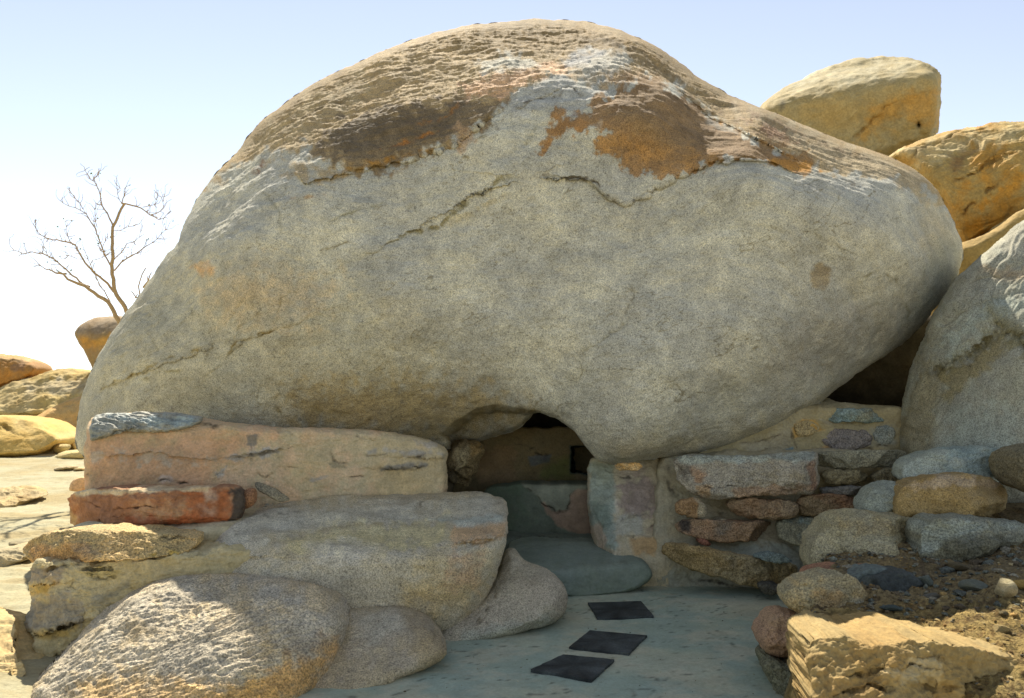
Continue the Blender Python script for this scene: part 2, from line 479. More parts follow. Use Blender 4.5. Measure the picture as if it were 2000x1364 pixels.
HC = [(1040, 38, 9.4), (1165, 45, 9.4), (830, 70, 9.2), (620, 160, 8.9), (480, 285, 8.5), (378, 398, 8.15), (300, 535, 8.0), (215, 655, 7.95),
      (160, 780, 7.9), (150, 870, 7.8), (300, 900, 7.4), (600, 885, 7.3), (870, 880, 7.45), (1330, 120, 9.1), (1430, 190, 8.7), (1540, 232, 8.25),
      (1660, 280, 8.1), (1780, 325, 7.95), (1852, 412, 7.85), (1881, 500, 7.8), (1820, 615, 7.6), (1700, 712, 7.35), (1600, 790, 7.2),
      (1450, 860, 7.0), (1300, 896, 6.85), (1200, 907, 6.75), (1130, 850, 6.75), (1045, 803, 6.8),
      (1000, 190, 7.0), (870, 265, 6.95), (700, 330, 7.02), (560, 320, 7.35), (1150, 175, 6.98), (1300, 190, 7.05), (1250, 300, 6.75), (1400, 300, 6.75),
      (1590, 335, 6.85), (1750, 375, 7.1), (1480, 240, 7.3), (1000, 110, 7.75), (800, 170, 7.75), (640, 240, 7.75), (1200, 110, 7.75),
      (400, 500, 7.2), (300, 700, 7.25), (230, 820, 7.45), (480, 420, 7.1), (600, 500, 6.82), (600, 700, 6.75), (800, 580, 6.55), (450, 640, 6.95),
      (1000, 500, 6.55), (1000, 660, 6.55), (1200, 600, 6.45), (1200, 400, 6.6), (1400, 550, 6.45), (1400, 420, 6.6), (1600, 500, 6.55), (1740, 500, 6.8),
      (1820, 500, 7.1), (1650, 640, 6.75), (1500, 750, 6.65), (1300, 840, 6.55), (1210, 860, 6.55), (1200, 750, 6.45), (1100, 760, 6.62),
      (700, 780, 6.85), (850, 790, 7.0), (940, 770, 6.9), (500, 790, 6.95), (850, 700, 6.75), (350, 800, 7.15), (800, 440, 6.75)]
TOPR = [(400, 380), (440, 335), (500, 300), (560, 300), (600, 292), (640, 322), (700, 337), (800, 318), (880, 280), (960, 235), (1000, 192), (1060, 166),
        (1100, 152), (1150, 165), (1200, 160), (1260, 150), (1330, 162), (1400, 235), (1480, 272), (1590, 332), (1700, 345), (1800, 365), (1850, 410),
        (1900, 400), (1850, 300), (1400, 100), (1200, 0), (900, 0), (500, 150), (350, 350)]
RUST = [(1069, 215), (1087, 212), (1102, 224), (1144, 217), (1156, 188), (1192, 179), (1207, 161), (1240, 155), (1286, 161), (1316, 182), (1385, 224),
        (1421, 245), (1481, 269), (1586, 303), (1598, 336), (1556, 339), (1511, 318), (1451, 310), (1391, 318), (1361, 336), (1325, 343), (1292, 351),
        (1271, 336), (1240, 339), (1222, 333), (1210, 312), (1162, 297), (1162, 281), (1192, 260), (1180, 254), (1156, 257), (1132, 254), (1090, 260),
        (1072, 269), (1065, 291), (1048, 287), (1054, 269), (1081, 230)]
DARKP = [(620, 300), (700, 335), (800, 318), (880, 285), (960, 240), (1000, 195), (960, 200), (900, 192), (860, 205), (760, 215), (700, 235), (640, 262)]
yl = (150, 128, 62)
dk = (72, 62, 44)
hero_lines = [
    ([(1030, 344), (1070, 344), (1100, 350), (1150, 350), (1165, 360), (1185, 385), (1220, 400), (1240, 393), (1250, 383), (1300, 365), (1323, 343)], 2.2, 0.02, dk, 0.85),
    ([(1323, 343), (1361, 336), (1390, 318), (1451, 310), (1511, 316), (1556, 338), (1600, 338), (1650, 355)], 2.6, 0.02, (96, 74, 30), 0.85),
    ([(1000, 225), (1030, 205), (1050, 193), (1080, 195), (1100, 180), (1110, 170), (1135, 185), (1150, 182)], 2.0, 0.015, dk, 0.8),
    ([(590, 355), (640, 347), (720, 327), (800, 312), (880, 288), (950, 238), (1000, 200)], 2.4, 0.015, (110, 88, 40), 0.7),
    ([(700, 504), (750, 485), (795, 455), (855, 444), (919, 385), (975, 352), (1031, 344)], 3.0, 0.015, (118, 108, 64), 0.75),
    ([(850, 446), (900, 425), (960, 395), (1010, 375)], 5, 0.006, yl, 0.3),
    ([(630, 504), (634, 489), (660, 481), (690, 470)], 2.2, 0.012, (112, 100, 60), 0.7),
    ([(628, 452), (658, 429), (699, 414), (760, 400)], 2.2, 0.008, (118, 112, 76), 0.55),
    ([(545, 382), (600, 386), (650, 376)], 3, 0.006, (150, 112, 60), 0.55),
    ([(168, 766), (230, 746), (272, 727), (311, 708), (370, 690), (415, 677), (426, 642)], 3.0, 0.015, (128, 110, 55), 0.7),
    ([(272, 748), (311, 725), (361, 727)], 2.6, 0.015, (120, 108, 60), 0.7),
    ([(434, 704), (453, 681), (477, 662), (523, 650), (548, 637)], 2.8, 0.02, (120, 102, 48), 0.8),
    ([(455, 675), (470, 640), (500, 620), (515, 590)], 2.2, 0.01, (110, 98, 56), 0.55),
    ([(538, 642), (552, 581), (570, 572), (587, 573)], 2.2, 0.012, (122, 106, 58), 0.6),
    ([(553, 819), (534, 800), (530, 785), (546, 777)], 2.4, 0.008, (124, 112, 76), 0.5),
    ([(600, 800), (640, 812), (700, 808)], 3, 0.012, (110, 98, 56), 0.4),
    ([(510, 800), (498, 790), (500, 770)], 2.2, 0.005, (124, 112, 76), 0.5),
    ([(494, 356), (526, 391), (546, 423), (549, 464)], 2.5, 0.008, (112, 110, 92), 0.5),
    ([(400, 710), (408, 690), (404, 660), (412, 640)], 2.2, 0.012, (110, 100, 66), 0.6),
    ([(374, 585), (372, 605), (378, 620)], 2, 0.012, (96, 90, 66), 0.7),
    ([(288, 625), (300, 640), (296, 665), (304, 690)], 2.2, 0.012, (104, 98, 70), 0.5),
    ([(340, 660), (350, 640), (372, 612)], 2, 0.008, (110, 102, 66), 0.4),
    ([(1680, 545), (1720, 534), (1750, 545), (1756, 562)], 2.2, 0.012, (112, 102, 66), 0.65),
    ([(1684, 606), (1745, 590)], 2.2, 0.012, (112, 106, 84), 0.6),
    ([(1765, 590), (1778, 615), (1770, 650)], 2.4, 0.012, (120, 112, 80), 0.5),
    ([(1630, 475), (1648, 490), (1672, 500)], 2, 0.008, (112, 106, 84), 0.5),
    ([(1225, 520), (1238, 580), (1215, 640), (1140, 690), (1135, 760)], 6, 0.012, (126, 118, 92), 0.3),
    ([(1625, 345), (1660, 365), (1680, 378)], 3.5, 0.012, (128, 100, 50), 0.6),
    ([(1000, 300), (1040, 260), (1052, 235)], 3, 0.006, (128, 120, 84), 0.3),
    ([(1390, 226), (1421, 246)], 3.0, 0.012, (180, 128, 40), 0.8),
    ([(1295, 180), (1330, 205), (1355, 228)], 2.2, 0.02, dk, 0.7),
    ([(1325, 172), (1380, 215), (1470, 265), (1560, 320)], 2.5, 0.015, (96, 76, 44), 0.5),
    ([(500, 335), (515, 322)], 5, 0.01, (118, 76, 44), 0.8),
    ([(520, 285), (560, 262), (620, 222), (700, 190)], 3, 0.03, (98, 84, 58), 0.55),
    ([(1100, 75), (1200, 90), (1300, 135), (1350, 170)], 3, 0.03, (92, 80, 56), 0.55),
    ([(760, 145), (830, 135), (870, 115)], 3, 0.025, (98, 80, 50), 0.6),
    ([(1380, 180), (1500, 230), (1600, 275), (1720, 320)], 3, 0.02, (120, 96, 70), 0.45),
    ([(720, 300), (780, 285), (830, 272), (870, 255)], 2.4, 0.012, (158, 104, 44), 0.75),
    ([(800, 250), (860, 240), (910, 205)], 2.4, 0.015, (150, 104, 52), 0.7),
    ([(640, 340), (700, 326), (800, 305), (870, 290)], 3.4, 0.01, (150, 110, 46), 0.65),
    ([(850, 300), (890, 270), (905, 262)], 2, 0.01, (150, 128, 60), 0.6),
]
hero_ledges = [
    ([(1030, 346), (1100, 352), (1150, 352), (1185, 387), (1220, 402), (1250, 385), (1323, 345), (1390, 320), (1451, 312), (1511, 318), (1556, 340), (1605, 340)], 0.030, 70, -1),
    ([(530, 322), (560, 318), (590, 357), (640, 349), (720, 329), (800, 314), (880, 290), (950, 240), (1000, 202)], 0.035, 70, -1),
    ([(1000, 225), (1050, 194), (1110, 171), (1150, 183)], 0.015, 40, -1),
    ([(168, 768), (272, 729), (415, 679), (434, 650)], 0.02, 50, -1),
    ([(434, 706), (477, 664), (548, 639)], 0.02, 50, -1),
    ([(700, 506), (795, 457), (919, 387), (1031, 346)], 0.015, 50, -1),
    ([(1300, 150), (1390, 228), (1480, 270), (1590, 325)], 0.03, 45, -1),
]
hero_paint = [
    ([(200, 560), (420, 500), (700, 540), (800, 700), (900, 850), (500, 850), (150, 900), (150, 720)], (166, 158, 128), 90, 40, 0.5),
    ([(560, 760), (760, 740), (960, 760), (1040, 800), (900, 870), (560, 850)], (140, 120, 74), 45, 40, 0.65),  # underside darker yellow, its downward-facing shade put into the colour
    ([(400, 560), (520, 530), (640, 560), (600, 620), (450, 620)], (178, 150, 108), 50, 40, 0.4),
    ([(380, 520), (410, 515), (415, 530), (390, 536)], (190, 140, 80), 12, 10, 0.55),
    ([(1180, 850), (1400, 850), (1600, 760), (1640, 750), (1590, 800), (1400, 878), (1200, 910)], (146, 136, 104), 25, 15, 0.5),
    (TOPR, (166, 144, 106), 9, 18, 1.0),
    ([(1020, 30), (1340, 90), (1500, 210), (1600, 290), (1300, 160), (1100, 100), (940, 90), (930, 50)], (132, 114, 82), 16, 40, 0.7),
    ([(860, 60), (1000, 50), (1150, 60), (1300, 110), (1200, 110), (1000, 95), (880, 100)], (140, 116, 76), 14, 40, 0.5),
    ([(460, 290), (560, 210), (700, 150), (720, 180), (600, 260), (520, 300)], (150, 136, 106), 20, 30, 0.6),
    ([(1440, 205), (1600, 262), (1800, 345), (1850, 400), (1700, 345), (1560, 300)], (158, 144, 116), 14, 24, 0.8),
    ([(1460, 225), (1520, 245), (1560, 275), (1500, 262)], (128, 92, 66), 10, 12, 0.7),
    (DARKP, (114, 100, 78), 14, 30, 0.9),
    ([(640, 268), (760, 235), (860, 225), (900, 205), (880, 262), (760, 300), (660, 310)], (88, 78, 64), 12, 30, 0.5),
    ([(590, 318), (640, 330), (720, 330), (650, 350), (590, 352), (560, 345)], (156, 128, 76), 10, 14, 0.6),
    ([(880, 275), (900, 250), (930, 250), (925, 280), (900, 300)], (176, 144, 108), 8, 12, 0.6),
    ([(900, 190), (905, 165), (960, 148), (1000, 138), (1100, 124), (1145, 135), (1110, 150), (1040, 162), (985, 196)], (196, 160, 124), 8, 18, 0.85),
    ([(1160, 150), (1260, 145), (1320, 165), (1240, 168)], (170, 140, 104), 10, 18, 0.8),
    ([(935, 122), (985, 102), (1035, 108), (1045, 130), (1000, 142), (950, 138)], (176, 174, 160), 9, 16, 0.8),
    ([(1098, 120), (1130, 104), (1200, 103), (1250, 122), (1200, 140), (1150, 160), (1112, 142)], (174, 172, 160), 9, 16, 0.8),
    ([(1098, 118), (1130, 104), (1180, 105), (1150, 125), (1110, 135)], (150, 150, 150), 8, 8, 0.7),
    ([(1000, 200), (1060, 170), (1100, 155), (1140, 175), (1200, 168), (1190, 180), (1150, 190), (1140, 215), (1080, 210), (1000, 235)], (168, 166, 156), 5, 5, 0.9),
    (RUST, (146, 114, 74), 4.5, 16, 0.92),
    ([(1210, 165), (1300, 165), (1390, 230), (1500, 280), (1560, 310), (1450, 300), (1340, 300), (1240, 250), (1190, 215)], (122, 102, 74), 16, 30, 0.7),
    ([(1080, 225), (1160, 235), (1140, 255), (1075, 262), (1060, 285)], (150, 110, 64), 8, 14, 0.6),
    ([(1170, 285), (1240, 310), (1330, 330), (1400, 300), (1330, 300), (1210, 270)], (160, 122, 72), 12, 24, 0.6),
    ([(1500, 310), (1560, 330), (1600, 336), (1590, 320), (1520, 300)], (176, 126, 52), 5, 8, 0.75),
    ([(1384, 222), (1425, 246), (1440, 256), (1400, 252), (1380, 238)], (158, 148, 130), 3, 4, 0.8),
    ([(1112, 218), (1122, 213), (1128, 222), (1118, 226)], (150, 150, 145), 3, 3, 0.6),
    ([(1150, 240), (1172, 238), (1175, 250), (1158, 254)], (150, 138, 120), 4, 6, 0.6),
    ([(1583, 530), (1592, 518), (1608, 516), (1622, 526), (1618, 550), (1605, 566), (1585, 560)], (140, 122, 88), 5, 5, 0.75),
    ([(1800, 390), (1840, 410), (1862, 470), (1840, 520), (1800, 480)], (176, 160, 124), 25, 16, 0.5),
    ([(1640, 600), (1780, 590), (1760, 660), (1600, 740), (1500, 740), (1540, 640)], (140, 134, 122), 40, 40, 0.5),
    ([(1830, 460), (1880, 480), (1870, 540), (1800, 620), (1760, 640), (1810, 540)], (140, 148, 144), 20, 16, 0.5),
]
def shingle(q, seed):
    x = q[:, 2] + 0.55 * fbm(q * [0.5, 0.5, 0.25], 3, seed) + 0.18 * fbm(q * [2.2, 1.5, 1.0], 3, seed + 5)
    f = x - np.floor(x)
    k = noise3(np.stack([q[:, 0] * 0.5, q[:, 1] * 0.5, np.floor(x) * 3.1], 1), seed + 9)
    return (f - 0.5) * sstep(0.0, 0.12, f) * (0.5 + 1.2 * np.clip(k + 0.25, 0, 1))
def hero_extra(Wp, px, py):
    m = pmask(px, py, TOPR, 22)
    w2 = pmask(px, py, [(120, 900), (150, 740), (400, 300), (520, 300), (430, 480), (330, 640), (300, 760), (200, 900)], 45)
    # foliated crust: plates that run along the dome
    ang = np.interp(px, [150, 450, 700, 1000, 1200, 1400, 1900], [R(60), R(38), R(20), R(2), R(-12), R(-26), R(-32)])
    al = Wp[:, 0] * np.cos(ang) + (Wp[:, 2] + Wp[:, 1]) * np.sin(ang); ac = -Wp[:, 0] * np.sin(ang) + (Wp[:, 2] * 1.0 + Wp[:, 1] * 0.8) * np.cos(ang)
    q = np.stack([al * 0.9, Wp[:, 1] * 0.5, ac * 3.6], 1)
    q = q + fbm(Wp * 1.3, 3, 71)[:, None] * 1.1
    lay = ridged(q, 5, 73, 0.62) - 1.35
    br = fbm(np.stack([al * 7, Wp[:, 1] * 3, ac * 20], 1), 4, 77, 0.6)
    lum = fbm(Wp * 0.9, 3, 79) * 0.05
    face = 0.006 * fbm(Wp * 7, 3, 80, 0.6) + 0.018 * fbm(np.stack([al * 1.2, Wp[:, 1], ac * 3.5], 1), 5, 81, 0.6) + 0.0035 * np.maximum(ridged(q * 0.8, 3, 83) - 0.4, 0)
    sh = shingle(np.stack([al, Wp[:, 1] * 0.7, -ac * 3.2], 1), 301) * 0.055 + shingle(np.stack([al * 2.2, Wp[:, 1] * 1.5, -ac * 9.5], 1), 305) * 0.022
    chip = fbm(np.stack([al * 16, Wp[:, 1] * 8, ac * 38], 1), 3, 307, 0.6) * 0.006
    sp = sstep(0.0, 0.45, fbm(Wp * 1.1, 3, 311))
    rough = fbm(np.stack([al * 2.2, Wp[:, 1] * 1.2, ac * 9], 1), 5, 313, 0.62)
    return m * (0.006 * lay + 0.006 * br + sh * sp * 0.32 + chip * 0.7 + 0.015 * rough) + w2 * (1 - m) * (0.004 * lay + 0.006 * br) + lum + face * (1 - m)
hero = rock('boulder', HOUT, ctrl=HC, edge=28, edgeT=0.15, back=2.6, col=(170, 168, 156), col2=(182, 178, 160), paint=hero_paint,
            lines=hero_lines, ledges=hero_ledges, recess=[([(1588, 535), (1600, 520), (1616, 528), (1608, 556), (1592, 556)], 0.02, 9),
            ([(880, 870), (868, 850), (900, 825), (935, 803), (970, 797), (1044, 801), (1060, 830), (960, 870)], 0.45, 9)],
            amp=0.02, scale=1.2, fine=0.003, mat=GRAN, step=2.7, sm=1, rag=1.6, extra=hero_extra, centre=(1010, 520), veins=0.7, cnoise=0.65, edgecalm=0.95,
            label='giant domed grey granite boulder with rust stain roofing the cave entrance', cat='boulder')

# ------------------------------------------------------------------ left side: plaster wall, ledges, front boulders
tan = (178, 160, 128)
w = thing('plaster_wall', (-2.0, 6.3, 0.5), 'long low wall of pinkish tan plaster propping the left side of the giant boulder', 'wall')
WL = [(163, 905), (165, 950), (170, 1010), (500, 1040), (880, 1050), (876, 985), (873, 950), (872, 900), (874, 885), (862, 868), (830, 858), (790, 850), (700, 838), (600, 838),
      (540, 836), (400, 822), (340, 808), (250, 806), (190, 812), (178, 816), (168, 830), (165, 860)]
flk = (150, 146, 138)
rock('plaster', WL, planes=[(520, 900, 6.33, 18, 2), (400, 808, 6.4, 8, 72)],
     sharp=18, edge=13, edgeT=0.12, back=0.9, col=(180, 166, 134), col2=(182, 158, 128), mat=MORT, step=2.8, sm=1, rag=2.2, amp=0.02, scale=2.2, fine=0.006,
     layer=0.004, lscale=12, parent=w,
     paint=[([(165, 850), (380, 850), (560, 830), (420, 900), (400, 960), (165, 960)], (176, 140, 110), 30, 20, 0.7),
            ([(180, 888), (300, 882), (420, 900), (340, 905), (220, 900)], (150, 146, 134), 7, 18, 0.7),
            ([(440, 895), (500, 880), (560, 870), (540, 885), (460, 900)], flk, 4, 8, 0.9),
            ([(484, 852), (505, 848), (500, 868), (486, 866)], (112, 108, 98), 3, 6, 0.9),
            ([(715, 880), (735, 876), (735, 886), (718, 888)], flk, 3, 3, 0.9),
            ([(750, 880), (830, 880), (870, 886), (866, 892), (800, 890)], flk, 4, 6, 0.9),
            ([(740, 913), (800, 906), (835, 908), (800, 917), (745, 918)], (124, 122, 116), 3, 5, 0.9),
            ([(415, 925), (450, 903), (440, 920), (425, 938)], (168, 166, 158), 3, 6, 0.9),
            ([(300, 930), (330, 928), (345, 940), (310, 942)], (170, 160, 150), 4, 6, 0.8),
            ([(600, 938), (640, 926), (650, 930), (610, 944)], flk, 3, 6, 0.8),
            ([(810, 863), (850, 862), (850, 874), (815, 872)], flk, 4, 8, 0.7),
            ([(640, 905), (670, 908), (680, 915), (650, 912)], (120, 118, 100), 3, 6, 0.7)],
     lines=[([(300, 945), (325, 938), (350, 942), (380, 945)], 2.2, 0.03, (70, 60, 46), 0.9),
            ([(415, 940), (430, 922), (455, 902)], 2, 0.02, (90, 80, 64), 0.7),
            ([(440, 893), (500, 890), (560, 874)], 2, 0.02, (92, 84, 68), 0.7),
            ([(740, 914), (790, 916), (835, 912)], 2, 0.03, (70, 64, 52), 0.9),
            ([(640, 880), (655, 900), (680, 910)], 1.8, 0.02, (90, 84, 66), 0.7),
            ([(390, 824), (420, 832), (430, 832)], 2.2, 0.02, (84, 74, 56), 0.8),
            ([(560, 845), (575, 850)], 2, 0.02, (80, 74, 60), 0.8), ([(690, 850), (720, 857), (730, 865)], 2, 0.02, (80, 74, 60), 0.6),
            ([(710, 885), (725, 892), (760, 886)], 2, 0.02, (84, 78, 64), 0.8), ([(800, 893), (840, 890), (872, 894)], 2, 0.03, (70, 64, 52), 0.8),
            ([(560, 915), (585, 912)], 1.8, 0.02, (84, 78, 64), 0.8), ([(680, 935), (720, 930)], 1.8, 0.02, (84, 78, 64), 0.8),
            ([(170, 930), (180, 926)], 2, 0.02, (60, 54, 44), 0.9), ([(500, 925), (520, 930), (540, 922)], 1.8, 0.015, (96, 88, 70), 0.7)],
     ledges=[([(180, 892), (300, 884), (430, 902)], 0.03, 20, -1), ([(740, 916), (835, 912)], 0.04, 12, -1), ([(790, 893), (872, 894)], 0.05, 14, -1),
             ([(440, 896), (560, 874)], 0.03, 10, -1)])
rock('coping_stone', [(180, 815), (200, 808), (300, 804), (392, 812), (392, 824), (370, 834), (330, 845), (285, 846), (240, 838), (200, 858), (174, 862), (172, 842)],
     planes=[(280, 835, 6.02, 18, 5), (280, 820, 6.08, 15, 66)], edge=7, edgeT=0.05, back=0.3, col=(128, 132, 124), col2=(150, 146, 130), mat=SLATE, step=2.6,
     rag=2.2, layer=0.012, lscale=26, langle=-6, amp=0.008, parent=w, paint=[([(210, 812), (380, 815), (380, 830), (250, 832)], (132, 144, 142), 6, 10, 0.8)],
     label='grey flaky capping stone at the left end of the plaster wall')
rock('sandstone_block', facets=7, fcut=0.92, outline= [(133, 966), (180, 955), (240, 952), (330, 955), (400, 952), (450, 949), (468, 955), (476, 975), (472, 1005), (462, 1020), (400, 1022), (330, 1025),
     (240, 1026), (170, 1022), (136, 1030), (137, 1000)],
     planes=[(300, 1000, 5.55, -9, -2), (300, 958, 5.58, 0, 84), (458, 985, 5.62, 50, 0)], sharp=30, edge=6, edgeT=0.05, back=0.5, col=(150, 108, 78), col2=(160, 128, 98), mat=SMOOTH, step=2.6,
     rag=1.4, amp=0.006, sm=1, scale=5, fine=0.003, layer=0.003, lscale=16, paint=[([(340, 955), (450, 952), (450, 1022), (330, 1022), (380, 990)], (156, 92, 52), 14, 20, 0.8),
      ([(245, 1010), (440, 1010), (440, 1030), (245, 1030)], (150, 84, 52), 6, 8, 0.7), ([(446, 950), (480, 955), (480, 1015), (450, 1022), (456, 990)], (64, 60, 54), 4, 6, 0.95),  # right end coloured near black
      ([(398, 962), (424, 958), (424, 978), (404, 980)], (160, 146, 126), 8, 8, 0.6), ([(390, 990), (424, 990), (420, 1005), (396, 1005)], (160, 142, 122), 8, 8, 0.5),
      ([(140, 957), (420, 950), (400, 958), (150, 968)], (190, 176, 144), 3, 4, 0.8), ([(134, 990), (150, 1010), (152, 1028), (134, 1032)], (176, 152, 112), 4, 4, 0.8)],
     lines=[([(155, 976), (180, 985), (205, 998), (240, 992), (290, 990), (330, 988)], 1.8, 0.02, (60, 40, 30), 0.9)],
     label='long reddish brown sandstone block with a near-black right end below the plaster wall', cat='stone')
rock('block_plinth', [(128, 1020), (250, 1014), (480, 1005), (520, 1010), (500, 1040), (430, 1075), (380, 1090), (300, 1100), (150, 1090)],
     planes=[(300, 1060, 5.55, -6, 0), (300, 1030, 5.5, 0, 87)], edge=5, edgeT=0.05, back=1.2, col=(176, 168, 140), mat=MORT, amp=0.01,
     label='mortar bed between the reddish block and the yellowish step slab', cat='mortar bed')
rock('step_slab', [(48, 1066), (66, 1050), (120, 1036), (200, 1035), (300, 1040), (380, 1048), (388, 1054), (376, 1072), (362, 1084), (320, 1088), (250, 1095), (160, 1096),
     (130, 1106), (100, 1112), (62, 1104), (50, 1084)],
     planes=[(220, 1075, 4.90, 3, -4), (220, 1054, 4.92, 0, 86)], sharp=40, edge=4, edgeT=0.04, facets=7, fcut=0.85, back=0.5, col=(176, 156, 112), col2=(184, 158, 112), mat=GRANB, step=2.6, rag=2.4, sm=1, amp=0.014, scale=4,
     fine=0.007, layer=0.006, lscale=18,
     paint=[([(50, 1066), (170, 1066), (180, 1095), (110, 1112), (60, 1104)], (178, 138, 92), 10, 12, 0.7), ([(120, 1075), (180, 1066), (200, 1085), (150, 1090)], (134, 120, 100), 8, 10, 0.5)],
     lines=[([(300, 1052), (340, 1050), (372, 1050)], 2, 0.02, (90, 80, 56), 0.8), ([(380, 1050), (374, 1072), (360, 1082)], 2.2, 0.03, (74, 66, 50), 0.8), ([(270, 1088), (330, 1082), (360, 1078)], 3, 0.01, (160, 140, 60), 0.6)],
     label='thick ochre step slab with chipped edge on the far left mortar base', cat='slab')
rock('footing', [(62, 1098), (160, 1088), (360, 1075), (470, 1060), (520, 1080), (440, 1140), (330, 1200), (180, 1270), (110, 1290), (100, 1300), (60, 1310), (36, 1275), (34, 1250), (30, 1232),
     (45, 1205), (52, 1180), (62, 1165), (52, 1145), (60, 1130)],
     planes=[(200, 1180, 4.97, 10, 10), (60, 1200, 5.05, -50, 10)], sharp=14, edge=16, edgeT=0.16, back=1.0, col=(178, 164, 124), col2=(168, 156, 122), mat=MORT, step=3, rag=4.5, amp=0.03,
     scale=4, fine=0.010, layer=0.010, lscale=14, langle=6,
     paint=[([(60, 1110), (130, 1115), (110, 1140), (60, 1135)], (140, 128, 108), 6, 12, 0.9), ([(50, 1175), (110, 1160), (170, 1190), (160, 1225), (80, 1238), (36, 1230)], (138, 130, 112), 8, 14, 0.95),
            ([(150, 1118), (190, 1110), (236, 1116), (220, 1128), (170, 1126)], (170, 152, 100), 3, 4, 0.9), ([(180, 1170), (250, 1135), (256, 1150), (190, 1180)], (138, 132, 112), 6, 8, 0.8),
            ([(64, 1145), (100, 1142), (92, 1160), (66, 1158)], (176, 144, 62), 8, 8, 0.7), ([(60, 1235), (150, 1225), (140, 1245), (80, 1246)], (168, 142, 74), 7, 8, 0.7)],
     lines=[([(36, 1230), (80, 1240), (120, 1228), (168, 1212)], 3, 0.05, (66, 58, 40), 0.8), ([(62, 1110), (100, 1114), (165, 1100)], 3, 0.05, (80, 66, 36), 0.8), ([(150, 1117), (190, 1112), (236, 1117)], 1.8, 0.02, (66, 60, 42), 0.8),
            ([(172, 1125), (200, 1132), (232, 1122)], 1.8, 0.02, (84, 76, 50), 0.7), ([(150, 1130), (140, 1145), (155, 1150)], 2, 0.015, (90, 80, 54), 0.7)],
     ledges=[([(36, 1232), (80, 1240), (168, 1212)], 0.06, 30, -1), ([(60, 1145), (110, 1140)], 0.04, 20, -1)],
     label='lumpy yellow mortar and rubble base under the ochre step slab', cat='mortar base')
rock('stone_fragment', [(495, 942), (510, 942), (540, 955), (564, 972), (566, 980), (545, 982), (520, 968), (500, 955)], planes=[(530, 965, 6.05, 0, 40)], edge=4, edgeT=0.02, back=0.06,
     col=(138, 130, 108), mat=GRANB, step=2.2, rag=0.8, amp=0.004, layer=0.004, lscale=30, langle=-35, label='thin flat stone fragment leaning at the foot of the plaster wall', cat='stone')
rock('rubble_stone', [(470, 958), (498, 952), (502, 975), (492, 990), (474, 996), (466, 985)], Y=5.85, T=0.08, col=(150, 112, 82), mat=GRANB, step=2.2, back=0.1,
     label='small reddish chunk mortared beside the near-black end of the sandstone block', cat='stone')

gtop = (176, 166, 142)
rock('mortar_fillet', [(560, 1160), (700, 1165), (900, 1165), (960, 1150), (960, 1240), (880, 1300), (820, 1330), (560, 1340)], planes=[(860, 1260, 5.05, 6, 40), (800, 1200, 5.2, 0, 4)], sharp=10, edge=8, edgeT=0.06, back=0.5,
     col=(160, 158, 136), col2=(148, 150, 132), mat=MORT, step=3, amp=0.03, scale=3, label='mortar fill between the ledge boulder and the smaller granite humps', cat='mortar bed')
rock('ledge_boulder', gain=1.5, outline= [(388, 1110), (400, 1085), (430, 1050), (470, 1010), (520, 985), (600, 972), (700, 966), (800, 963), (880, 962), (950, 964), (966, 974), (985, 974), (991, 1000),
     (992, 1030), (990, 1060), (975, 1110), (950, 1165), (925, 1205), (890, 1235), (820, 1240), (760, 1230), (690, 1220), (560, 1200), (420, 1140)],
     planes=[(700, 1100, 4.98, 0, 7), (600, 1000, 5.9, -2, 84), (985, 1050, 5.2, 50, -5), (900, 1190, 5.12, 20, -22), (450, 1050, 5.3, -30, 40)], sharp=12, edge=26, edgeT=0.2, back=0.9,
     col=(166, 158, 138), col2=(158, 146, 118), mat=GRAN, step=2.8, rag=2, amp=0.03, scale=2, fine=0.004, layer=0.004,
     paint=[([(480, 1000), (700, 985), (960, 970), (980, 1010), (800, 1025), (560, 1040), (430, 1070)], (164, 160, 144), 16, 20, 0.7),
            ([(560, 1045), (760, 1020), (880, 1015), (870, 1060), (720, 1070), (560, 1080)], (176, 164, 118), 14, 18, 0.6),
            ([(885, 1022), (960, 1015), (992, 1020), (990, 1045), (930, 1058), (885, 1062)], (172, 142, 106), 9, 12, 0.8),
            ([(840, 1012), (950, 1005), (988, 1000), (985, 1018), (880, 1024)], (150, 156, 146), 6, 6, 0.8),
            ([(780, 1160), (900, 1120), (950, 1140), (900, 1195), (820, 1195)], (156, 138, 100), 20, 16, 0.7),
            ([(880, 1080), (940, 1080), (930, 1150), (870, 1140)], (150, 122, 100), 20, 20, 0.5),
            ([(600, 1060), (680, 1050), (740, 1070), (700, 1100), (610, 1100)], (176, 170, 156), 14, 16, 0.5)],
     lines=[([(880, 1062), (920, 1060), (960, 1054), (990, 1048)], 2.5, 0.03, (120, 96, 56), 0.8), ([(560, 1045), (640, 1034), (760, 1022), (860, 1020)], 3, 0.015, (140, 124, 90), 0.5),
            ([(818, 1010), (820, 990), (826, 975)], 1.8, 0.012, (90, 84, 70), 0.7), ([(390, 1094), (430, 1088), (470, 1092)], 2.2, 0.03, (70, 64, 54), 0.8), ([(470, 1010), (540, 1008), (600, 1000)], 2.5, 0.02, (96, 92, 80), 0.6)],
     ledges=[([(880, 1062), (990, 1048)], 0.03, 18, -1), ([(400, 1092), (480, 1090)], 0.04, 30, -1)],
     label='flat topped grey boulder ledge in front of the plaster wall, left of the entrance', cat='boulder')
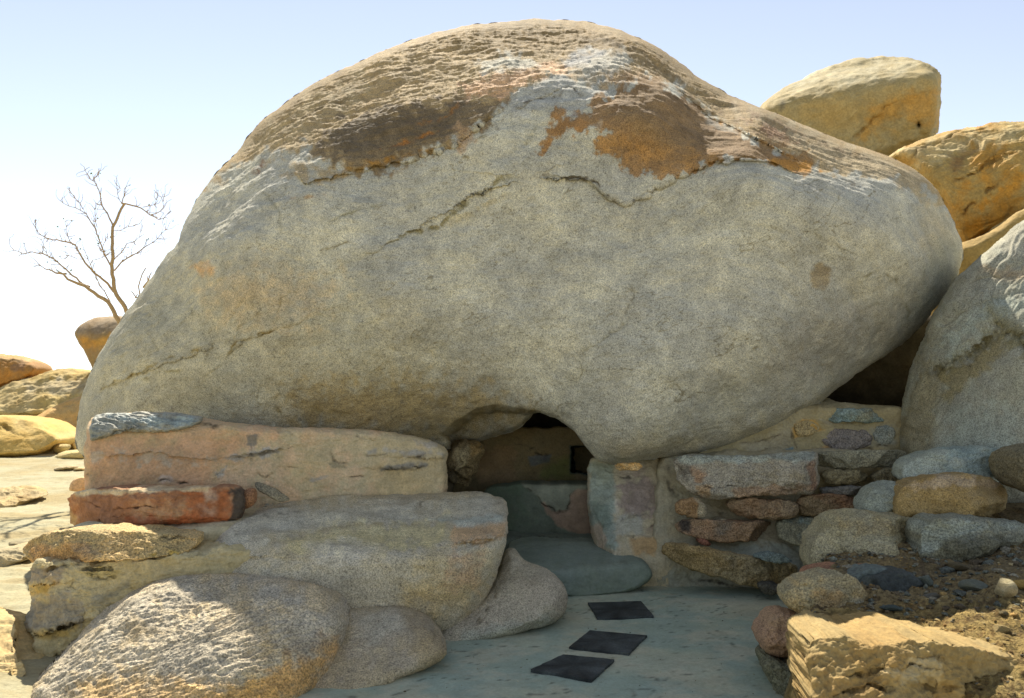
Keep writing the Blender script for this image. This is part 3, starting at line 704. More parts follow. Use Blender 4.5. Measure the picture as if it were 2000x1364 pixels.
rock('rounded_rock', [(868, 1215), (900, 1198), (940, 1170), (970, 1130), (982, 1090), (992, 1072), (1008, 1076), (1022, 1098), (1050, 1112), (1085, 1125), (1104, 1145), (1110, 1175), (1102, 1200),
     (1070, 1225), (1000, 1245), (920, 1265), (860, 1290), (820, 1300), (820, 1260)],
     planes=[(1000, 1110, 5.55, 0, 68), (1000, 1190, 5.12, -5, 36), (1085, 1170, 5.3, 55, 12), (910, 1230, 5.05, -10, 40), (985, 1120, 5.4, -50, 20)][:4], sharp=22, edge=26, edgeT=0.14, col=(168, 158, 138), col2=(160, 152, 132), mat=GRAN, step=2.8, rag=1.2, back=0.6, amp=0.03, scale=2,
     paint=[([(900, 1230), (1100, 1200), (1100, 1240), (900, 1290)], (140, 144, 132), 12, 10, 0.6)],
     lines=[([(925, 1225), (945, 1200), (965, 1170), (975, 1150)], 2.6, 0.02, (110, 100, 80), 0.7)],
     label='smooth rounded granite hump beside the entrance step, right of the ledge boulder', cat='boulder')
rock('low_boulder', [(660, 1190), (700, 1180), (760, 1184), (810, 1198), (845, 1225), (870, 1255), (878, 1275), (860, 1292), (780, 1330), (700, 1362), (600, 1420), (560, 1400), (600, 1280)],
     planes=[(760, 1215, 4.75, 0, 70), (740, 1290, 4.32, 0, 42), (850, 1255, 4.5, 45, 25)], sharp=20, edge=26, edgeT=0.12, col=(166, 154, 132), col2=(160, 146, 118), mat=GRAN, step=3, rag=1.5, back=0.6, amp=0.03, scale=2.2,
     paint=[([(780, 1190), (870, 1240), (880, 1290), (820, 1300), (800, 1240)], (150, 132, 98), 16, 12, 0.6), ([(700, 1200), (780, 1190), (800, 1240), (720, 1260)], (172, 168, 152), 20, 16, 0.5)],
     lines=[([(838, 1222), (850, 1250), (838, 1275)], 2.2, 0.015, (110, 98, 72), 0.7)],
     label='low speckled boulder on the path, tucked behind the sunlit front boulder', cat='boulder')
FB = [(50, 1350), (60, 1330), (100, 1290), (150, 1240), (200, 1195), (260, 1155), (320, 1132), (380, 1126), (450, 1130), (520, 1128), (590, 1138), (645, 1158), (672, 1185), (682, 1215), (676, 1250), (650, 1300),
      (612, 1360), (560, 1420), (300, 1460), (60, 1440)]
def fb_extra(Wp, px, py):
    al = Wp[:, 0] * 0.9 + Wp[:, 2] * 0.42; ac = -Wp[:, 0] * 0.42 + Wp[:, 2] * 0.9 + Wp[:, 1] * 0.5
    q = np.stack([al * 9, Wp[:, 1] * 9, ac * 24], 1) + fbm(Wp * 3, 2, 91)[:, None] * 0.9
    m = pmask(px, py, [(40, 1360), (200, 1160), (400, 1100), (520, 1150), (600, 1200), (560, 1300), (300, 1420)], 60)
    return (0.3 + 0.7 * m) * (0.006 * (ridged(q, 3, 92, 0.6) - 1.1) + 0.007 * fbm(q * 1.4, 4, 94, 0.6))
rock('front_boulder', FB, planes=[(400, 1250, 4.1, -20, 62), (500, 1340, 3.88, 10, 20), (640, 1230, 4.35, 55, 25), (130, 1290, 4.35, -45, 50), (380, 1135, 4.75, -5, 78)], sharp=7, edge=50, edgeT=0.22, back=1.0,
     col=(176, 166, 146), col2=(170, 154, 124), mat=GRANB, step=2.5, rag=1.5, amp=0.035, scale=2.2, fine=0.004, extra=fb_extra,
     paint=[([(560, 1290), (640, 1250), (670, 1260), (600, 1364), (500, 1380), (400, 1364), (520, 1320)], (178, 138, 80), 22, 22, 0.8),
            ([(150, 1330), (300, 1320), (500, 1340), (500, 1400), (130, 1400)], (184, 152, 100), 22, 20, 0.6),
            ([(560, 1260), (620, 1230), (650, 1250), (600, 1290)], (132, 124, 110), 16, 16, 0.6)],
     label='large rough pinkish grey boulder in the bottom left corner, half in sunlight', cat='boulder')

# ------------------------------------------------------------------ entrance: steps, bench, back wall, jamb
cemc = (122, 132, 122)
rock('step', [(985, 1085), (1000, 1062), (1060, 1052), (1180, 1056), (1245, 1088), (1272, 1112), (1278, 1130), (1235, 1158), (1170, 1168), (1110, 1170), (1060, 1150), (1010, 1110)],
     planes=[(1180, 1135, 6.15, 14, 8), (1180, 1096, 6.28, 0, 86)], sharp=18, edge=7, edgeT=0.06, back=1.2, col=cemc, col2=(108, 118, 106), mat=CEM, step=3, rag=1.6, amp=0.012, kind='structure',
     lines=[([(1120, 1102), (1180, 1094), (1240, 1100)], 2.5, 0.01, (90, 92, 80), 0.5)])
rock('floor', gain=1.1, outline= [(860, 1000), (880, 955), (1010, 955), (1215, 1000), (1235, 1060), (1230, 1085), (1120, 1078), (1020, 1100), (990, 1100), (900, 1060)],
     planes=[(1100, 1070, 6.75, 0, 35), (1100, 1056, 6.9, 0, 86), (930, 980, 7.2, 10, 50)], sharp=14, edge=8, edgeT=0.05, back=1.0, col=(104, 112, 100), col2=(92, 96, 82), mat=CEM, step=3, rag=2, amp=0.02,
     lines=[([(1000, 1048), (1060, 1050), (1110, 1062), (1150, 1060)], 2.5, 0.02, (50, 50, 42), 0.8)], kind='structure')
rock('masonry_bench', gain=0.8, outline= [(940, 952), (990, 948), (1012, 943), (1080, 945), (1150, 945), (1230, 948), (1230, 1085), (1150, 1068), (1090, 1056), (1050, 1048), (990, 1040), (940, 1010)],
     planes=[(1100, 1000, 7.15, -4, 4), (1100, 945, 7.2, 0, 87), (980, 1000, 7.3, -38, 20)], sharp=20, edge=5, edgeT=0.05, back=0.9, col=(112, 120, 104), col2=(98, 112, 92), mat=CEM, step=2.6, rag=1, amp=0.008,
     paint=[([(1018, 944), (1150, 946), (1118, 990), (1110, 1000), (1085, 1000), (1062, 985), (1040, 965)], (146, 148, 128), 3, 3, 0.8),
            ([(1062, 985), (1085, 1000), (1110, 998), (1114, 970), (1122, 957), (1150, 956), (1230, 960), (1230, 1085), (1150, 1055), (1085, 1025), (1066, 1000)], (160, 136, 114), 3, 4, 0.9)],
     lines=[([(1018, 944), (1040, 965), (1062, 985), (1085, 1000), (1108, 998), (1114, 970), (1122, 957)], 1.8, 0.015, (60, 50, 40), 0.8)],
     label='low plastered bench with exposed pink granite inside the cave entrance', cat='bench')
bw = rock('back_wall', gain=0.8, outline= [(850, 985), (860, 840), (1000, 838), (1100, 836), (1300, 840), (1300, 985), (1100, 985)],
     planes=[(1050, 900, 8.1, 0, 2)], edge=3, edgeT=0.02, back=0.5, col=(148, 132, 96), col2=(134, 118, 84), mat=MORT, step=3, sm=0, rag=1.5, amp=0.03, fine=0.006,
     recess=[([(1118, 873), (1170, 873), (1230, 880), (1230, 932), (1150, 926), (1118, 922)], 0.55, 2.0)],
     paint=[([(930, 880), (1000, 868), (1012, 900), (1000, 945), (930, 945)], (158, 132, 98), 8, 8, 0.7), ([(1032, 892), (1076, 888), (1075, 905), (1034, 912)], (112, 120, 124), 3, 3, 0.8),
            ([(1060, 905), (1118, 890), (1118, 935), (1050, 935)], (110, 122, 60), 14, 8, 0.6), ([(1112, 870), (1240, 870), (1240, 935), (1150, 930), (1114, 925)], (60, 84, 80), 3, 2, 0.9)],  # last patch darkens the niche, its shade put into the colour
     lines=[([(1044, 889), (1074, 888)], 1.6, 0.02, (50, 46, 38), 0.9), ([(1002, 870), (1030, 869)], 1.6, 0.02, (60, 54, 42), 0.8), ([(1034, 880), (1046, 877)], 1.4, 0.02, (60, 54, 42), 0.8)],
     label='brown plastered wall with a square niche painted dark for its shade at the back of the cave', cat='wall')
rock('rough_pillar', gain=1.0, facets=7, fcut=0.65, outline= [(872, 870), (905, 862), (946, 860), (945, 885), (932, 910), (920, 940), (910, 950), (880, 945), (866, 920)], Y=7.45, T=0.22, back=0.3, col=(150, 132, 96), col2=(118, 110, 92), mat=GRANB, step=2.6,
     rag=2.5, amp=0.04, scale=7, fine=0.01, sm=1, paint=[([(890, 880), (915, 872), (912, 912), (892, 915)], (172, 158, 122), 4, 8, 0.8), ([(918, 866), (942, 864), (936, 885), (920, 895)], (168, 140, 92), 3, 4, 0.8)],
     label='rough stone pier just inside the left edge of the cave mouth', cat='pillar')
rock('added_inner_boulder', gain=0.6, outline= [(700, 700), (1000, 760), (1400, 700), (1950, 560), (1950, 1100), (1400, 1150), (1000, 1100), (700, 1100)], planes=[(1000, 830, 8.75, 0, -25), (1700, 800, 8.7, 0, 0)], sharp=6,
     edge=20, edgeT=0.2, back=2.0, col=(92, 84, 66), mat=SMOOTH, step=9, amp=0.08, label='dark boulder added to keep light out at the back of the cave above the plastered wall', cat='boulder')  # added behind cave and gap to stop light leaking in, coloured dark
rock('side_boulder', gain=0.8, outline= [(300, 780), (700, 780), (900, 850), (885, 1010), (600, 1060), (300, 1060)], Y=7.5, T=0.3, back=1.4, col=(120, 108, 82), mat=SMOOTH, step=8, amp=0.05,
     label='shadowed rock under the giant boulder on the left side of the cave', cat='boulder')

sw = thing('stone_wall', (1.6, 6.6, 0.0), 'rubble stone wall set in grey mortar under the right side of the giant boulder', 'wall')
mo = (158, 148, 122)
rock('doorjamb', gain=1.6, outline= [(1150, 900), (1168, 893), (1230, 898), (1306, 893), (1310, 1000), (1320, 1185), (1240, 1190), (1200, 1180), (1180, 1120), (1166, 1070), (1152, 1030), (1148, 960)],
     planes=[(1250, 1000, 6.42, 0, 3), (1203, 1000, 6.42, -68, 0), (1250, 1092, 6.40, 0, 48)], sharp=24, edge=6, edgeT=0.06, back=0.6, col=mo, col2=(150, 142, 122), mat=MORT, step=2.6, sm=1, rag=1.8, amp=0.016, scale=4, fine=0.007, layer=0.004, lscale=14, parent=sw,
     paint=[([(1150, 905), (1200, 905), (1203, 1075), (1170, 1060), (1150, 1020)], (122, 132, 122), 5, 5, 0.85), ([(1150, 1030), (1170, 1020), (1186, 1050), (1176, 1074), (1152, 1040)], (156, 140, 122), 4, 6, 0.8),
            ([(1153, 985), (1190, 985), (1196, 1020), (1180, 1040), (1156, 1005)], (84, 96, 88), 6, 8, 0.7),
            ([(1212, 945), (1260, 925), (1290, 960), (1280, 1012), (1210, 1005), (1218, 970)], (124, 110, 102), 9, 14, 0.85), ([(1206, 912), (1262, 914), (1270, 930), (1215, 930)], (140, 126, 110), 6, 8, 0.6),
            ([(1230, 1052), (1288, 1048), (1290, 1080), (1240, 1086)], (146, 120, 82), 6, 8, 0.85), ([(1200, 1000), (1250, 1010), (1260, 1040), (1204, 1045)], (142, 144, 134), 8, 10, 0.6),
            ([(1254, 1030), (1290, 1020), (1290, 1040), (1262, 1044)], (126, 112, 98), 6, 8, 0.6)],
     lines=[([(1208, 932), (1235, 936)], 1.8, 0.02, (60, 54, 44), 0.8), ([(1204, 1025), (1230, 1010), (1270, 1000)], 2, 0.02, (80, 76, 66), 0.6), ([(1258, 1035), (1290, 1022)], 2, 0.015, (84, 74, 62), 0.6),
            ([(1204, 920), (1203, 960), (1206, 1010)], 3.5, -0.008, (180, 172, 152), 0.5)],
     ledges=[([(1206, 1046), (1290, 1048)], 0.02, 18, 1)], label='rounded mortar doorjamb with bluish inner side on the right of the cave mouth')
rock('mortar', [(1286, 893), (1320, 886), (1440, 880), (1600, 874), (1776, 882), (1790, 1010), (1700, 1090), (1640, 1150), (1600, 1200), (1520, 1210), (1430, 1200), (1340, 1200), (1275, 1200), (1278, 1000)],
     planes=[(1400, 1000, 6.42, 0, 5), (1400, 896, 6.52, 0, 80), (1450, 1130, 6.12, 0, 42), (1330, 1100, 6.36, 0, 40)], sharp=16, edge=8, edgeT=0.08, back=0.7, col=mo, col2=(146, 140, 118), mat=MORT, step=2.8, sm=1, rag=2.5, amp=0.022,
     scale=4, fine=0.008, layer=0.003, parent=sw,
     paint=[([(1590, 915), (1760, 915), (1760, 970), (1600, 975)], (136, 124, 92), 10, 16, 0.8), ([(1385, 1075), (1470, 1060), (1560, 1070), (1580, 1120), (1500, 1110)], (158, 162, 146), 8, 10, 0.8),
            ([(1290, 1110), (1400, 1130), (1540, 1165), (1520, 1180), (1280, 1140)], (136, 138, 124), 8, 10, 0.7)],
     lines=[([(1306, 935), (1312, 955), (1318, 968)], 3.5, 0.02, (84, 78, 64), 0.9), ([(1304, 912), (1306, 920)], 2.5, 0.02, (84, 78, 64), 0.9), ([(1405, 1005), (1420, 1007)], 3, 0.02, (84, 78, 64), 0.8),
            ([(1340, 1133), (1400, 1138), (1470, 1156)], 2, 0.02, (60, 56, 46), 0.8), ([(1600, 925), (1640, 930), (1680, 925), (1700, 935)], 2, 0.02, (86, 76, 56), 0.6), ([(1640, 960), (1690, 950), (1740, 940)], 2, 0.02, (86, 76, 56), 0.6)])
rock('upper_mortar', [(1270, 905), (1300, 850), (1420, 820), (1500, 790), (1560, 770), (1605, 775), (1650, 788), (1790, 796), (1775, 900), (1600, 905), (1430, 905)],
     planes=[(1600, 850, 7.08, 0, 4), (1600, 794, 7.15, 0, 80)], sharp=30, edge=3, edgeT=0.02, back=0.6, col=(150, 138, 104), col2=(146, 136, 108), mat=MORT, step=2.8, sm=1, rag=2, amp=0.02, scale=4, fine=0.007, parent=sw,
     paint=[([(1550, 828), (1585, 818), (1610, 840), (1575, 850), (1552, 856)], (168, 134, 74), 4, 5, 0.9), ([(1450, 865), (1540, 845), (1548, 880), (1460, 890)], (146, 138, 118), 8, 8, 0.6), ([(1520, 882), (1550, 872), (1552, 880), (1530, 886)], (104, 128, 134), 3, 3, 0.9),
            ([(1700, 835), (1745, 830), (1748, 868), (1705, 872)], (136, 136, 124), 6, 8, 0.7), ([(1602, 820), (1640, 824), (1645, 832), (1610, 832)], (150, 142, 122), 3, 4, 0.8), ([(1590, 880), (1620, 875), (1620, 888), (1590, 888)], (160, 120, 76), 4, 5, 0.8)],
     lines=[([(1548, 840), (1552, 862), (1562, 882)], 2, 0.015, (70, 62, 44), 0.8), ([(1440, 868), (1500, 860), (1530, 846)], 1.8, 0.015, (80, 70, 50), 0.8), ([(1690, 878), (1720, 870), (1745, 870)], 1.8, 0.02, (70, 62, 44), 0.8),
            ([(1606, 822), (1640, 828), (1700, 832)], 1.8, 0.02, (76, 68, 48), 0.7)])
def ws(nm, poly, Yf, c, c2=None, label=None, T=0.05, top=None, **k):
    P_ = np.array(poly, float); cx, cy = P_.mean(0)
    poly = (P_ - [cx, cy]) * [1.06, 1.12] + [cx, cy]
    pl = [(cx, cy, Yf + (0.05 if Yf < 6.6 else 0.02), k.pop('yaw', 0), k.pop('pitch', 3))]
    if top: pl.append((cx, top, Yf + 0.01, 0, 82))
    k.setdefault('edge', 7); k.setdefault('edgeT', T); k.setdefault('mat', GRANB); k.setdefault('rag', 1.6); k.setdefault('layer', 0.003); k.setdefault('sm', 1)
    return rock(nm, poly, facets=5, fcut=0.9, planes=pl, sharp=24, back=0.15, col=c, col2=c2 or c, step=2.5, amp=0.014, scale=6, fine=0.006, parent=sw, label=label, **k)
ws('stone', [(1318, 900), (1345, 893), (1460, 894), (1585, 886), (1590, 892), (1592, 960), (1540, 962), (1480, 965), (1420, 972), (1370, 968), (1340, 950), (1326, 930)], 6.3, (158, 150, 132), (150, 138, 114), top=902, T=0.09,
   paint=[([(1316, 890), (1590, 884), (1588, 900), (1330, 905)], (150, 156, 146), 4, 4, 0.8), ([(1350, 916), (1368, 912), (1372, 935), (1356, 945)], (152, 116, 82), 7, 8, 0.7), ([(1360, 950), (1390, 950), (1385, 970), (1362, 966)], (156, 124, 82), 5, 6, 0.7),
          ([(1320, 905), (1345, 915), (1352, 950), (1330, 935)], (88, 80, 66), 5, 8, 0.8), ([(1430, 955), (1590, 945), (1590, 965), (1430, 972)], (148, 118, 92), 4, 8, 0.6), ([(1576, 900), (1594, 900), (1594, 962), (1584, 962)], (128, 90, 66), 3, 4, 0.6)],
   lines=[([(1368, 950), (1390, 955), (1420, 952), (1455, 948)], 1.6, 0.02, (50, 44, 38), 0.9)], label='large long grey block, biggest stone of the rubble wall')
ws('stone', [(1590, 886), (1640, 884), (1755, 880), (1764, 888), (1764, 906), (1740, 912), (1650, 914), (1610, 912), (1592, 904)], 6.5, (146, 140, 116), (128, 124, 104), 'thin speckled slab right of the large long block')
ws('stone', [(1600, 852), (1614, 842), (1650, 838), (1690, 842), (1704, 856), (1700, 868), (1672, 878), (1640, 880), (1614, 872)], 7.03, (134, 126, 118), (120, 112, 106), 'purplish grey oval stone high in the wall')
ws('stone', [(1594, 800), (1610, 796), (1680, 800), (1750, 800), (1756, 808), (1740, 820), (1680, 826), (1620, 822), (1598, 812)], 7.0, (140, 138, 116), (118, 134, 130), 'bluish topped flat stone crowning the wall beneath the dark gap',
   paint=[([(1596, 796), (1750, 798), (1750, 812), (1640, 808)], (128, 142, 138), 4, 6, 0.7)])
ws('stone', [(1318, 985), (1335, 976), (1362, 975), (1378, 988), (1380, 1004), (1368, 1014), (1340, 1008), (1322, 1002)], 6.34, (110, 98, 78), (140, 112, 78), 'round dark brown stone at the left of the wall',
   paint=[([(1358, 976), (1382, 980), (1382, 1012), (1366, 1012)], (156, 150, 128), 4, 5, 0.8)])
ws('stone', [(1420, 982), (1460, 976), (1530, 978), (1556, 984), (1560, 1000), (1540, 1012), (1500, 1016), (1450, 1008), (1430, 996)], 6.33, (146, 118, 88), (138, 120, 94), 'rust brown stone below the large long block')
ws('stone', [(1560, 972), (1600, 968), (1660, 970), (1680, 980), (1670, 996), (1620, 1006), (1580, 1008), (1562, 998)], 6.4, (134, 102, 74), (130, 112, 84), 'dark rust stone under the thin slab')
ws('stone', [(1326, 1022), (1345, 1016), (1400, 1018), (1460, 1022), (1508, 1020), (1516, 1034), (1508, 1050), (1450, 1056), (1400, 1058), (1360, 1048), (1330, 1040)], 6.28, (144, 120, 92), (138, 108, 80), 'long reddish brown stone in the lower course of the wall',
   paint=[([(1324, 1014), (1346, 1016), (1348, 1040), (1330, 1040)], (58, 54, 50), 4, 4, 0.9), ([(1400, 1018), (1430, 1020), (1420, 1050), (1400, 1045)], (118, 116, 104), 8, 8, 0.5)])
ws('stone', [(1518, 1022), (1545, 1012), (1600, 1014), (1622, 1025), (1612, 1050), (1580, 1068), (1540, 1060), (1520, 1045)], 6.2, (142, 138, 112), (120, 132, 124), 'greyish green stone beside the pale rough boulder', top=1034, T=0.07)
ws('stone', [(1300, 1066), (1330, 1064), (1400, 1078), (1480, 1092), (1546, 1100), (1552, 1112), (1545, 1130), (1500, 1146), (1440, 1138), (1380, 1120), (1304, 1090)], 6.02, (146, 126, 86), (140, 128, 98), 'long slanting tan stone at the foot of the wall', T=0.09)
ws('stone', [(1462, 1086), (1500, 1080), (1545, 1090), (1546, 1100), (1500, 1098)], 5.98, (116, 128, 122), label='small bluish flat stone lying on the slanting tan stone', T=0.02, pitch=60)
ws('stone', [(1362, 1054), (1374, 1052), (1388, 1060), (1388, 1066), (1370, 1064)], 6.27, (126, 88, 70), label='tiny brick red chip in the mortar', T=0.02, edge=3)
ws('stone', [(1480, 1142), (1500, 1140), (1526, 1146), (1526, 1158), (1500, 1160), (1484, 1154)], 5.93, (88, 86, 76), label='small dark stone at the very bottom of the wall', T=0.04)
ws('stone', [(1385, 1022), (1412, 1012), (1424, 1018), (1412, 1024)], 6.36, (150, 140, 116), label='little buff chip between the rust brown stones', T=0.02, edge=3)
ws('stone', [(1600, 925), (1640, 918), (1690, 920), (1696, 936), (1660, 946), (1612, 944)], 6.5, (140, 128, 98), (126, 116, 88), label='olive brown stone beneath the thin speckled slab', T=0.04)
ws('stone', [(1700, 924), (1755, 916), (1768, 930), (1760, 948), (1712, 950)], 6.5, (128, 118, 90), (120, 112, 92), label='brown stone wedged between the wall and the tall blue grey boulder', T=0.04)
ws('stone', [(1606, 952), (1650, 950), (1690, 952), (1688, 966), (1640, 968), (1608, 966)], 6.45, (120, 116, 108), (104, 104, 98), label='thin dark grey stone above the dark rust stone', T=0.03)
ws('stone', [(1702, 838), (1744, 832), (1750, 862), (1712, 870)], 7.05, (142, 144, 132), (126, 132, 124), label='pale grey square stone right of the purplish oval stone', T=0.03)
ws('stone', [(1552, 826), (1584, 818), (1606, 838), (1580, 850), (1556, 856)], 7.05, (164, 142, 98), (156, 140, 104), label='yellow ochre stone near the underside of the giant boulder', T=0.03)
ws('stone', [(1625, 1020), (1660, 1008), (1680, 1020), (1670, 1045), (1636, 1056), (1618, 1046)], 6.1, (126, 132, 120), (110, 112, 98), label='mossy grey stone where the wall meets the loose rocks', T=0.06)
ws('stone', [(1202, 908), (1230, 904), (1256, 908), (1256, 918), (1230, 920), (1206, 918)], 6.36, (184, 160, 120), (184, 140, 70), 'small pale and orange stone at the top of the doorjamb', T=0.03, edge=4)

# ------------------------------------------------------------------ right side: big boulder and loose rocks
RB = [(2100, 380), (2040, 410), (1998, 432), (1960, 462), (1912, 500), (1864, 548), (1834, 596), (1808, 645), (1784, 703), (1765, 770), (1756, 830), (1755, 880), (1768, 950), (1820, 990), (1950, 1000), (2100, 1000), (2260, 900), (2300, 600)]
def rb_extra(Wp, px, py):
    al = Wp[:, 0] * 0.7 + Wp[:, 2] * 0.7; ac = -Wp[:, 0] * 0.7 + Wp[:, 2] * 0.7
    q = np.stack([al * 2, Wp[:, 1] * 2, ac * 11], 1) + fbm(Wp * 1.6, 3, 101)[:, None]
    m = pmask(px, py, [(1740, 860), (1800, 640), (1990, 400), (2100, 420), (2050, 620), (1880, 720), (1820, 860)], 30)
    return (0.06 + m) * 0.010 * (ridged(q, 4, 103, 0.6) - 1.1)
rock('boulder', RB, ctrl=[(2000, 432, 6.95), (1880, 545, 7.0), (1796, 700, 6.98), (1756, 850, 6.9), (1768, 950, 6.85), (2040, 560, 6.5), (1900, 600, 6.75), (1950, 700, 6.35), (1850, 780, 6.6), (2000, 820, 6.1), (1850, 900, 6.5),
     (1980, 950, 6.1), (2100, 980, 6.2), (2280, 700, 7.0), (2260, 900, 6.9), (2100, 700, 6.1), (2150, 400, 6.9), (1940, 650, 6.52), (1800, 850, 6.75)],
     edge=30, edgeT=0.22, back=1.8, col=(156, 154, 138), col2=(150, 150, 134), mat=GRAN, step=3.2, gain=1.2, bx=1.6, sm=1, rag=1.5, amp=0.03, scale=1.8, fine=0.003, extra=rb_extra,
     paint=[([(1750, 850), (1800, 700), (1850, 720), (1820, 860), (1790, 990), (1750, 990)], (134, 124, 94), 16, 16, 0.7), ([(1930, 530), (2100, 510), (2100, 550), (1940, 545)], (164, 140, 108), 12, 12, 0.55),
            ([(1860, 640), (1950, 570), (2040, 560), (2040, 600), (1920, 640), (1850, 700)], (152, 162, 154), 20, 20, 0.6), ([(1840, 740), (1900, 700), (1960, 640), (1970, 680), (1900, 740), (1850, 790)], (128, 116, 78), 10, 14, 0.75),
            ([(1930, 600), (2000, 640), (2060, 700), (2040, 760), (1990, 690), (1940, 650)], (124, 116, 82), 14, 14, 0.65), ([(1850, 800), (2000, 780), (2000, 880), (1830, 900)], (146, 154, 146), 25, 25, 0.5),
            ([(2010, 420), (2100, 400), (2100, 500), (1990, 510), (1960, 480)], (160, 156, 140), 16, 12, 0.6)],
     lines=[([(1800, 740), (1850, 720), (1900, 690), (1950, 645)], 12, 0.06, (116, 106, 66), 0.6), ([(1950, 645), (1990, 665), (2030, 720)], 12, 0.05, (122, 112, 72), 0.5), ([(1820, 760), (1840, 730), (1850, 700)], 2, 0.03, (80, 70, 44), 0.7),
            ([(1880, 560), (1930, 545), (2000, 540)], 3, 0.02, (120, 112, 90), 0.4), ([(1840, 640), (1900, 600), (1990, 575)], 3, 0.02, (128, 124, 104), 0.4)],
     label='tall blue grey boulder leaning at the right edge beside the dark triangular gap', cat='boulder')
rock('slab_rock', facets=8, fcut=0.75, outline= [(1755, 915), (1775, 900), (1830, 880), (1900, 874), (1970, 878), (2000, 900), (1990, 925), (1975, 948), (1900, 952), (1830, 945), (1765, 945)], planes=[(1870, 935, 5.75, 0, 8), (1870, 915, 5.8, 0, 52)], sharp=12, edge=12, edgeT=0.12,
     back=0.5, col=(140, 152, 144), col2=(150, 154, 140), mat=GRAN, step=2.8, rag=1.8, amp=0.02, scale=4, layer=0.009, lscale=18, langle=8, label='pale bluish layered slab lying on the brown block at the right', cat='rock')
rock('block_rock', facets=8, fcut=0.80, outline= [(1742, 1010), (1748, 975), (1762, 948), (1800, 936), (1860, 926), (1900, 926), (1955, 940), (1966, 960), (1964, 1012), (1935, 1020), (1850, 1016), (1790, 1012)], planes=[(1850, 985, 5.35, 4, 2), (1860, 945, 5.4, 0, 62), (1750, 990, 5.45, -50, 0)], sharp=18,
     edge=8, edgeT=0.08, back=0.4, col=(152, 128, 82), col2=(142, 124, 88), mat=GRAN, step=2.8, sm=1, rag=1.6, amp=0.016, scale=5, paint=[([(1760, 948), (1850, 925), (1950, 940), (1960, 952), (1850, 950), (1770, 956)], (164, 146, 120), 5, 8, 0.8)],
     label='squared golden brown granite block beneath the pale slab', cat='rock')
rock('grey_rock', facets=6, fcut=0.70, outline= [(1676, 1002), (1690, 970), (1705, 950), (1740, 940), (1765, 950), (1760, 1010), (1740, 1015), (1700, 1010)], planes=[(1720, 985, 5.55, -8, 30)], edge=10, edgeT=0.1, back=0.3, col=(138, 142, 128), mat=GRAN, step=2.8, amp=0.02,
     label='small blue grey rock wedged between the wall and the brown block', cat='rock')
rock('rough_boulder', facets=8, fcut=0.72, outline= [(1578, 1100), (1584, 1070), (1600, 1040), (1628, 1012), (1665, 1003), (1730, 1006), (1790, 1012), (1815, 1030), (1812, 1090), (1790, 1125), (1700, 1135), (1600, 1140)], planes=[(1690, 1070, 5.0, -8, 22), (1700, 1020, 5.2, 0, 65), (1600, 1060, 5.15, -50, 15)], sharp=10,
     edge=18, edgeT=0.16, back=0.6, col=(158, 150, 122), col2=(146, 138, 108), mat=GRANB, step=2.6, rag=1.8, amp=0.04, scale=3.5, fine=0.010, layer=0.006, lscale=14, langle=-30,
     paint=[([(1640, 1015), (1760, 1020), (1780, 1040), (1680, 1045)], (140, 124, 88), 12, 14, 0.6)], label='rough pitted olive grey boulder in the middle of the right hand rock pile', cat='boulder')
rock('dark_boulder', facets=8, fcut=0.70, outline= [(1794, 1040), (1810, 1016), (1850, 1012), (1930, 1016), (1990, 1022), (2030, 1040), (2020, 1070), (1950, 1090), (1880, 1108), (1820, 1112), (1796, 1095)], planes=[(1880, 1070, 4.85, 4, -6), (1880, 1030, 4.9, 0, 62), (1800, 1060, 4.9, -60, 0)], sharp=16,
     edge=9, edgeT=0.1, back=0.5, col=(132, 132, 116), col2=(112, 108, 86), mat=GRANB, step=2.6, sm=1, rag=2.4, amp=0.03, scale=5, layer=0.008, lscale=12, langle=10,
     paint=[([(1800, 1015), (1990, 1020), (2000, 1035), (1850, 1050), (1810, 1090), (1796, 1080)], (140, 146, 134), 8, 10, 0.7), ([(1840, 1065), (1900, 1048), (1990, 1045), (1960, 1085), (1850, 1100)], (80, 80, 68), 8, 12, 0.7)],
     label='dark jagged grey boulder above the gravel at the right edge', cat='boulder')
rock('edge_rock', facets=6, fcut=0.65, outline= [(1984, 900), (2000, 880), (2060, 860), (2080, 960), (2030, 975), (1990, 950)], Y=5.3, T=0.15, col=(120, 112, 88), mat=GRANB, step=3, label='brown rock cut by the right edge next to the pale slab', cat='rock')
rock('shelf_rock', facets=6, fcut=0.65, outline= [(1968, 960), (1990, 948), (2060, 950), (2080, 1010), (2000, 1018), (1970, 1010)], Y=5.2, T=0.12, col=(128, 124, 100), mat=GRANB, step=3, label='dull rock at the right edge beside the brown block', cat='rock')
rock('reddish_slab', [(1560, 1122), (1600, 1112), (1660, 1106), (1720, 1108), (1730, 1120), (1660, 1130), (1580, 1140)], planes=[(1640, 1120, 4.75, 0, 30)], edge=4, edgeT=0.04, back=0.25, col=(150, 110, 84), col2=(150, 138, 112), mat=GRANB, step=2.4, sm=1, amp=0.01,
     label='thin reddish slab between the rough boulder and the tan rock', cat='rock')
rock('black_rock', facets=7, fcut=0.70, outline= [(1676, 1150), (1690, 1130), (1730, 1118), (1770, 1114), (1790, 1128), (1812, 1146), (1806, 1165), (1780, 1178), (1745, 1182), (1705, 1172)], planes=[(1740, 1160, 4.35, 5, 10), (1740, 1130, 4.4, 0, 55)], sharp=18, edge=8, edgeT=0.07, back=0.3, col=(62, 66, 62), col2=(84, 88, 80),
     mat=SLATE, step=2.4, rag=1.4, amp=0.012, scale=6, layer=0.003, langle=20, label='almost black rock with a smooth sloping top behind the tan rock', cat='rock')
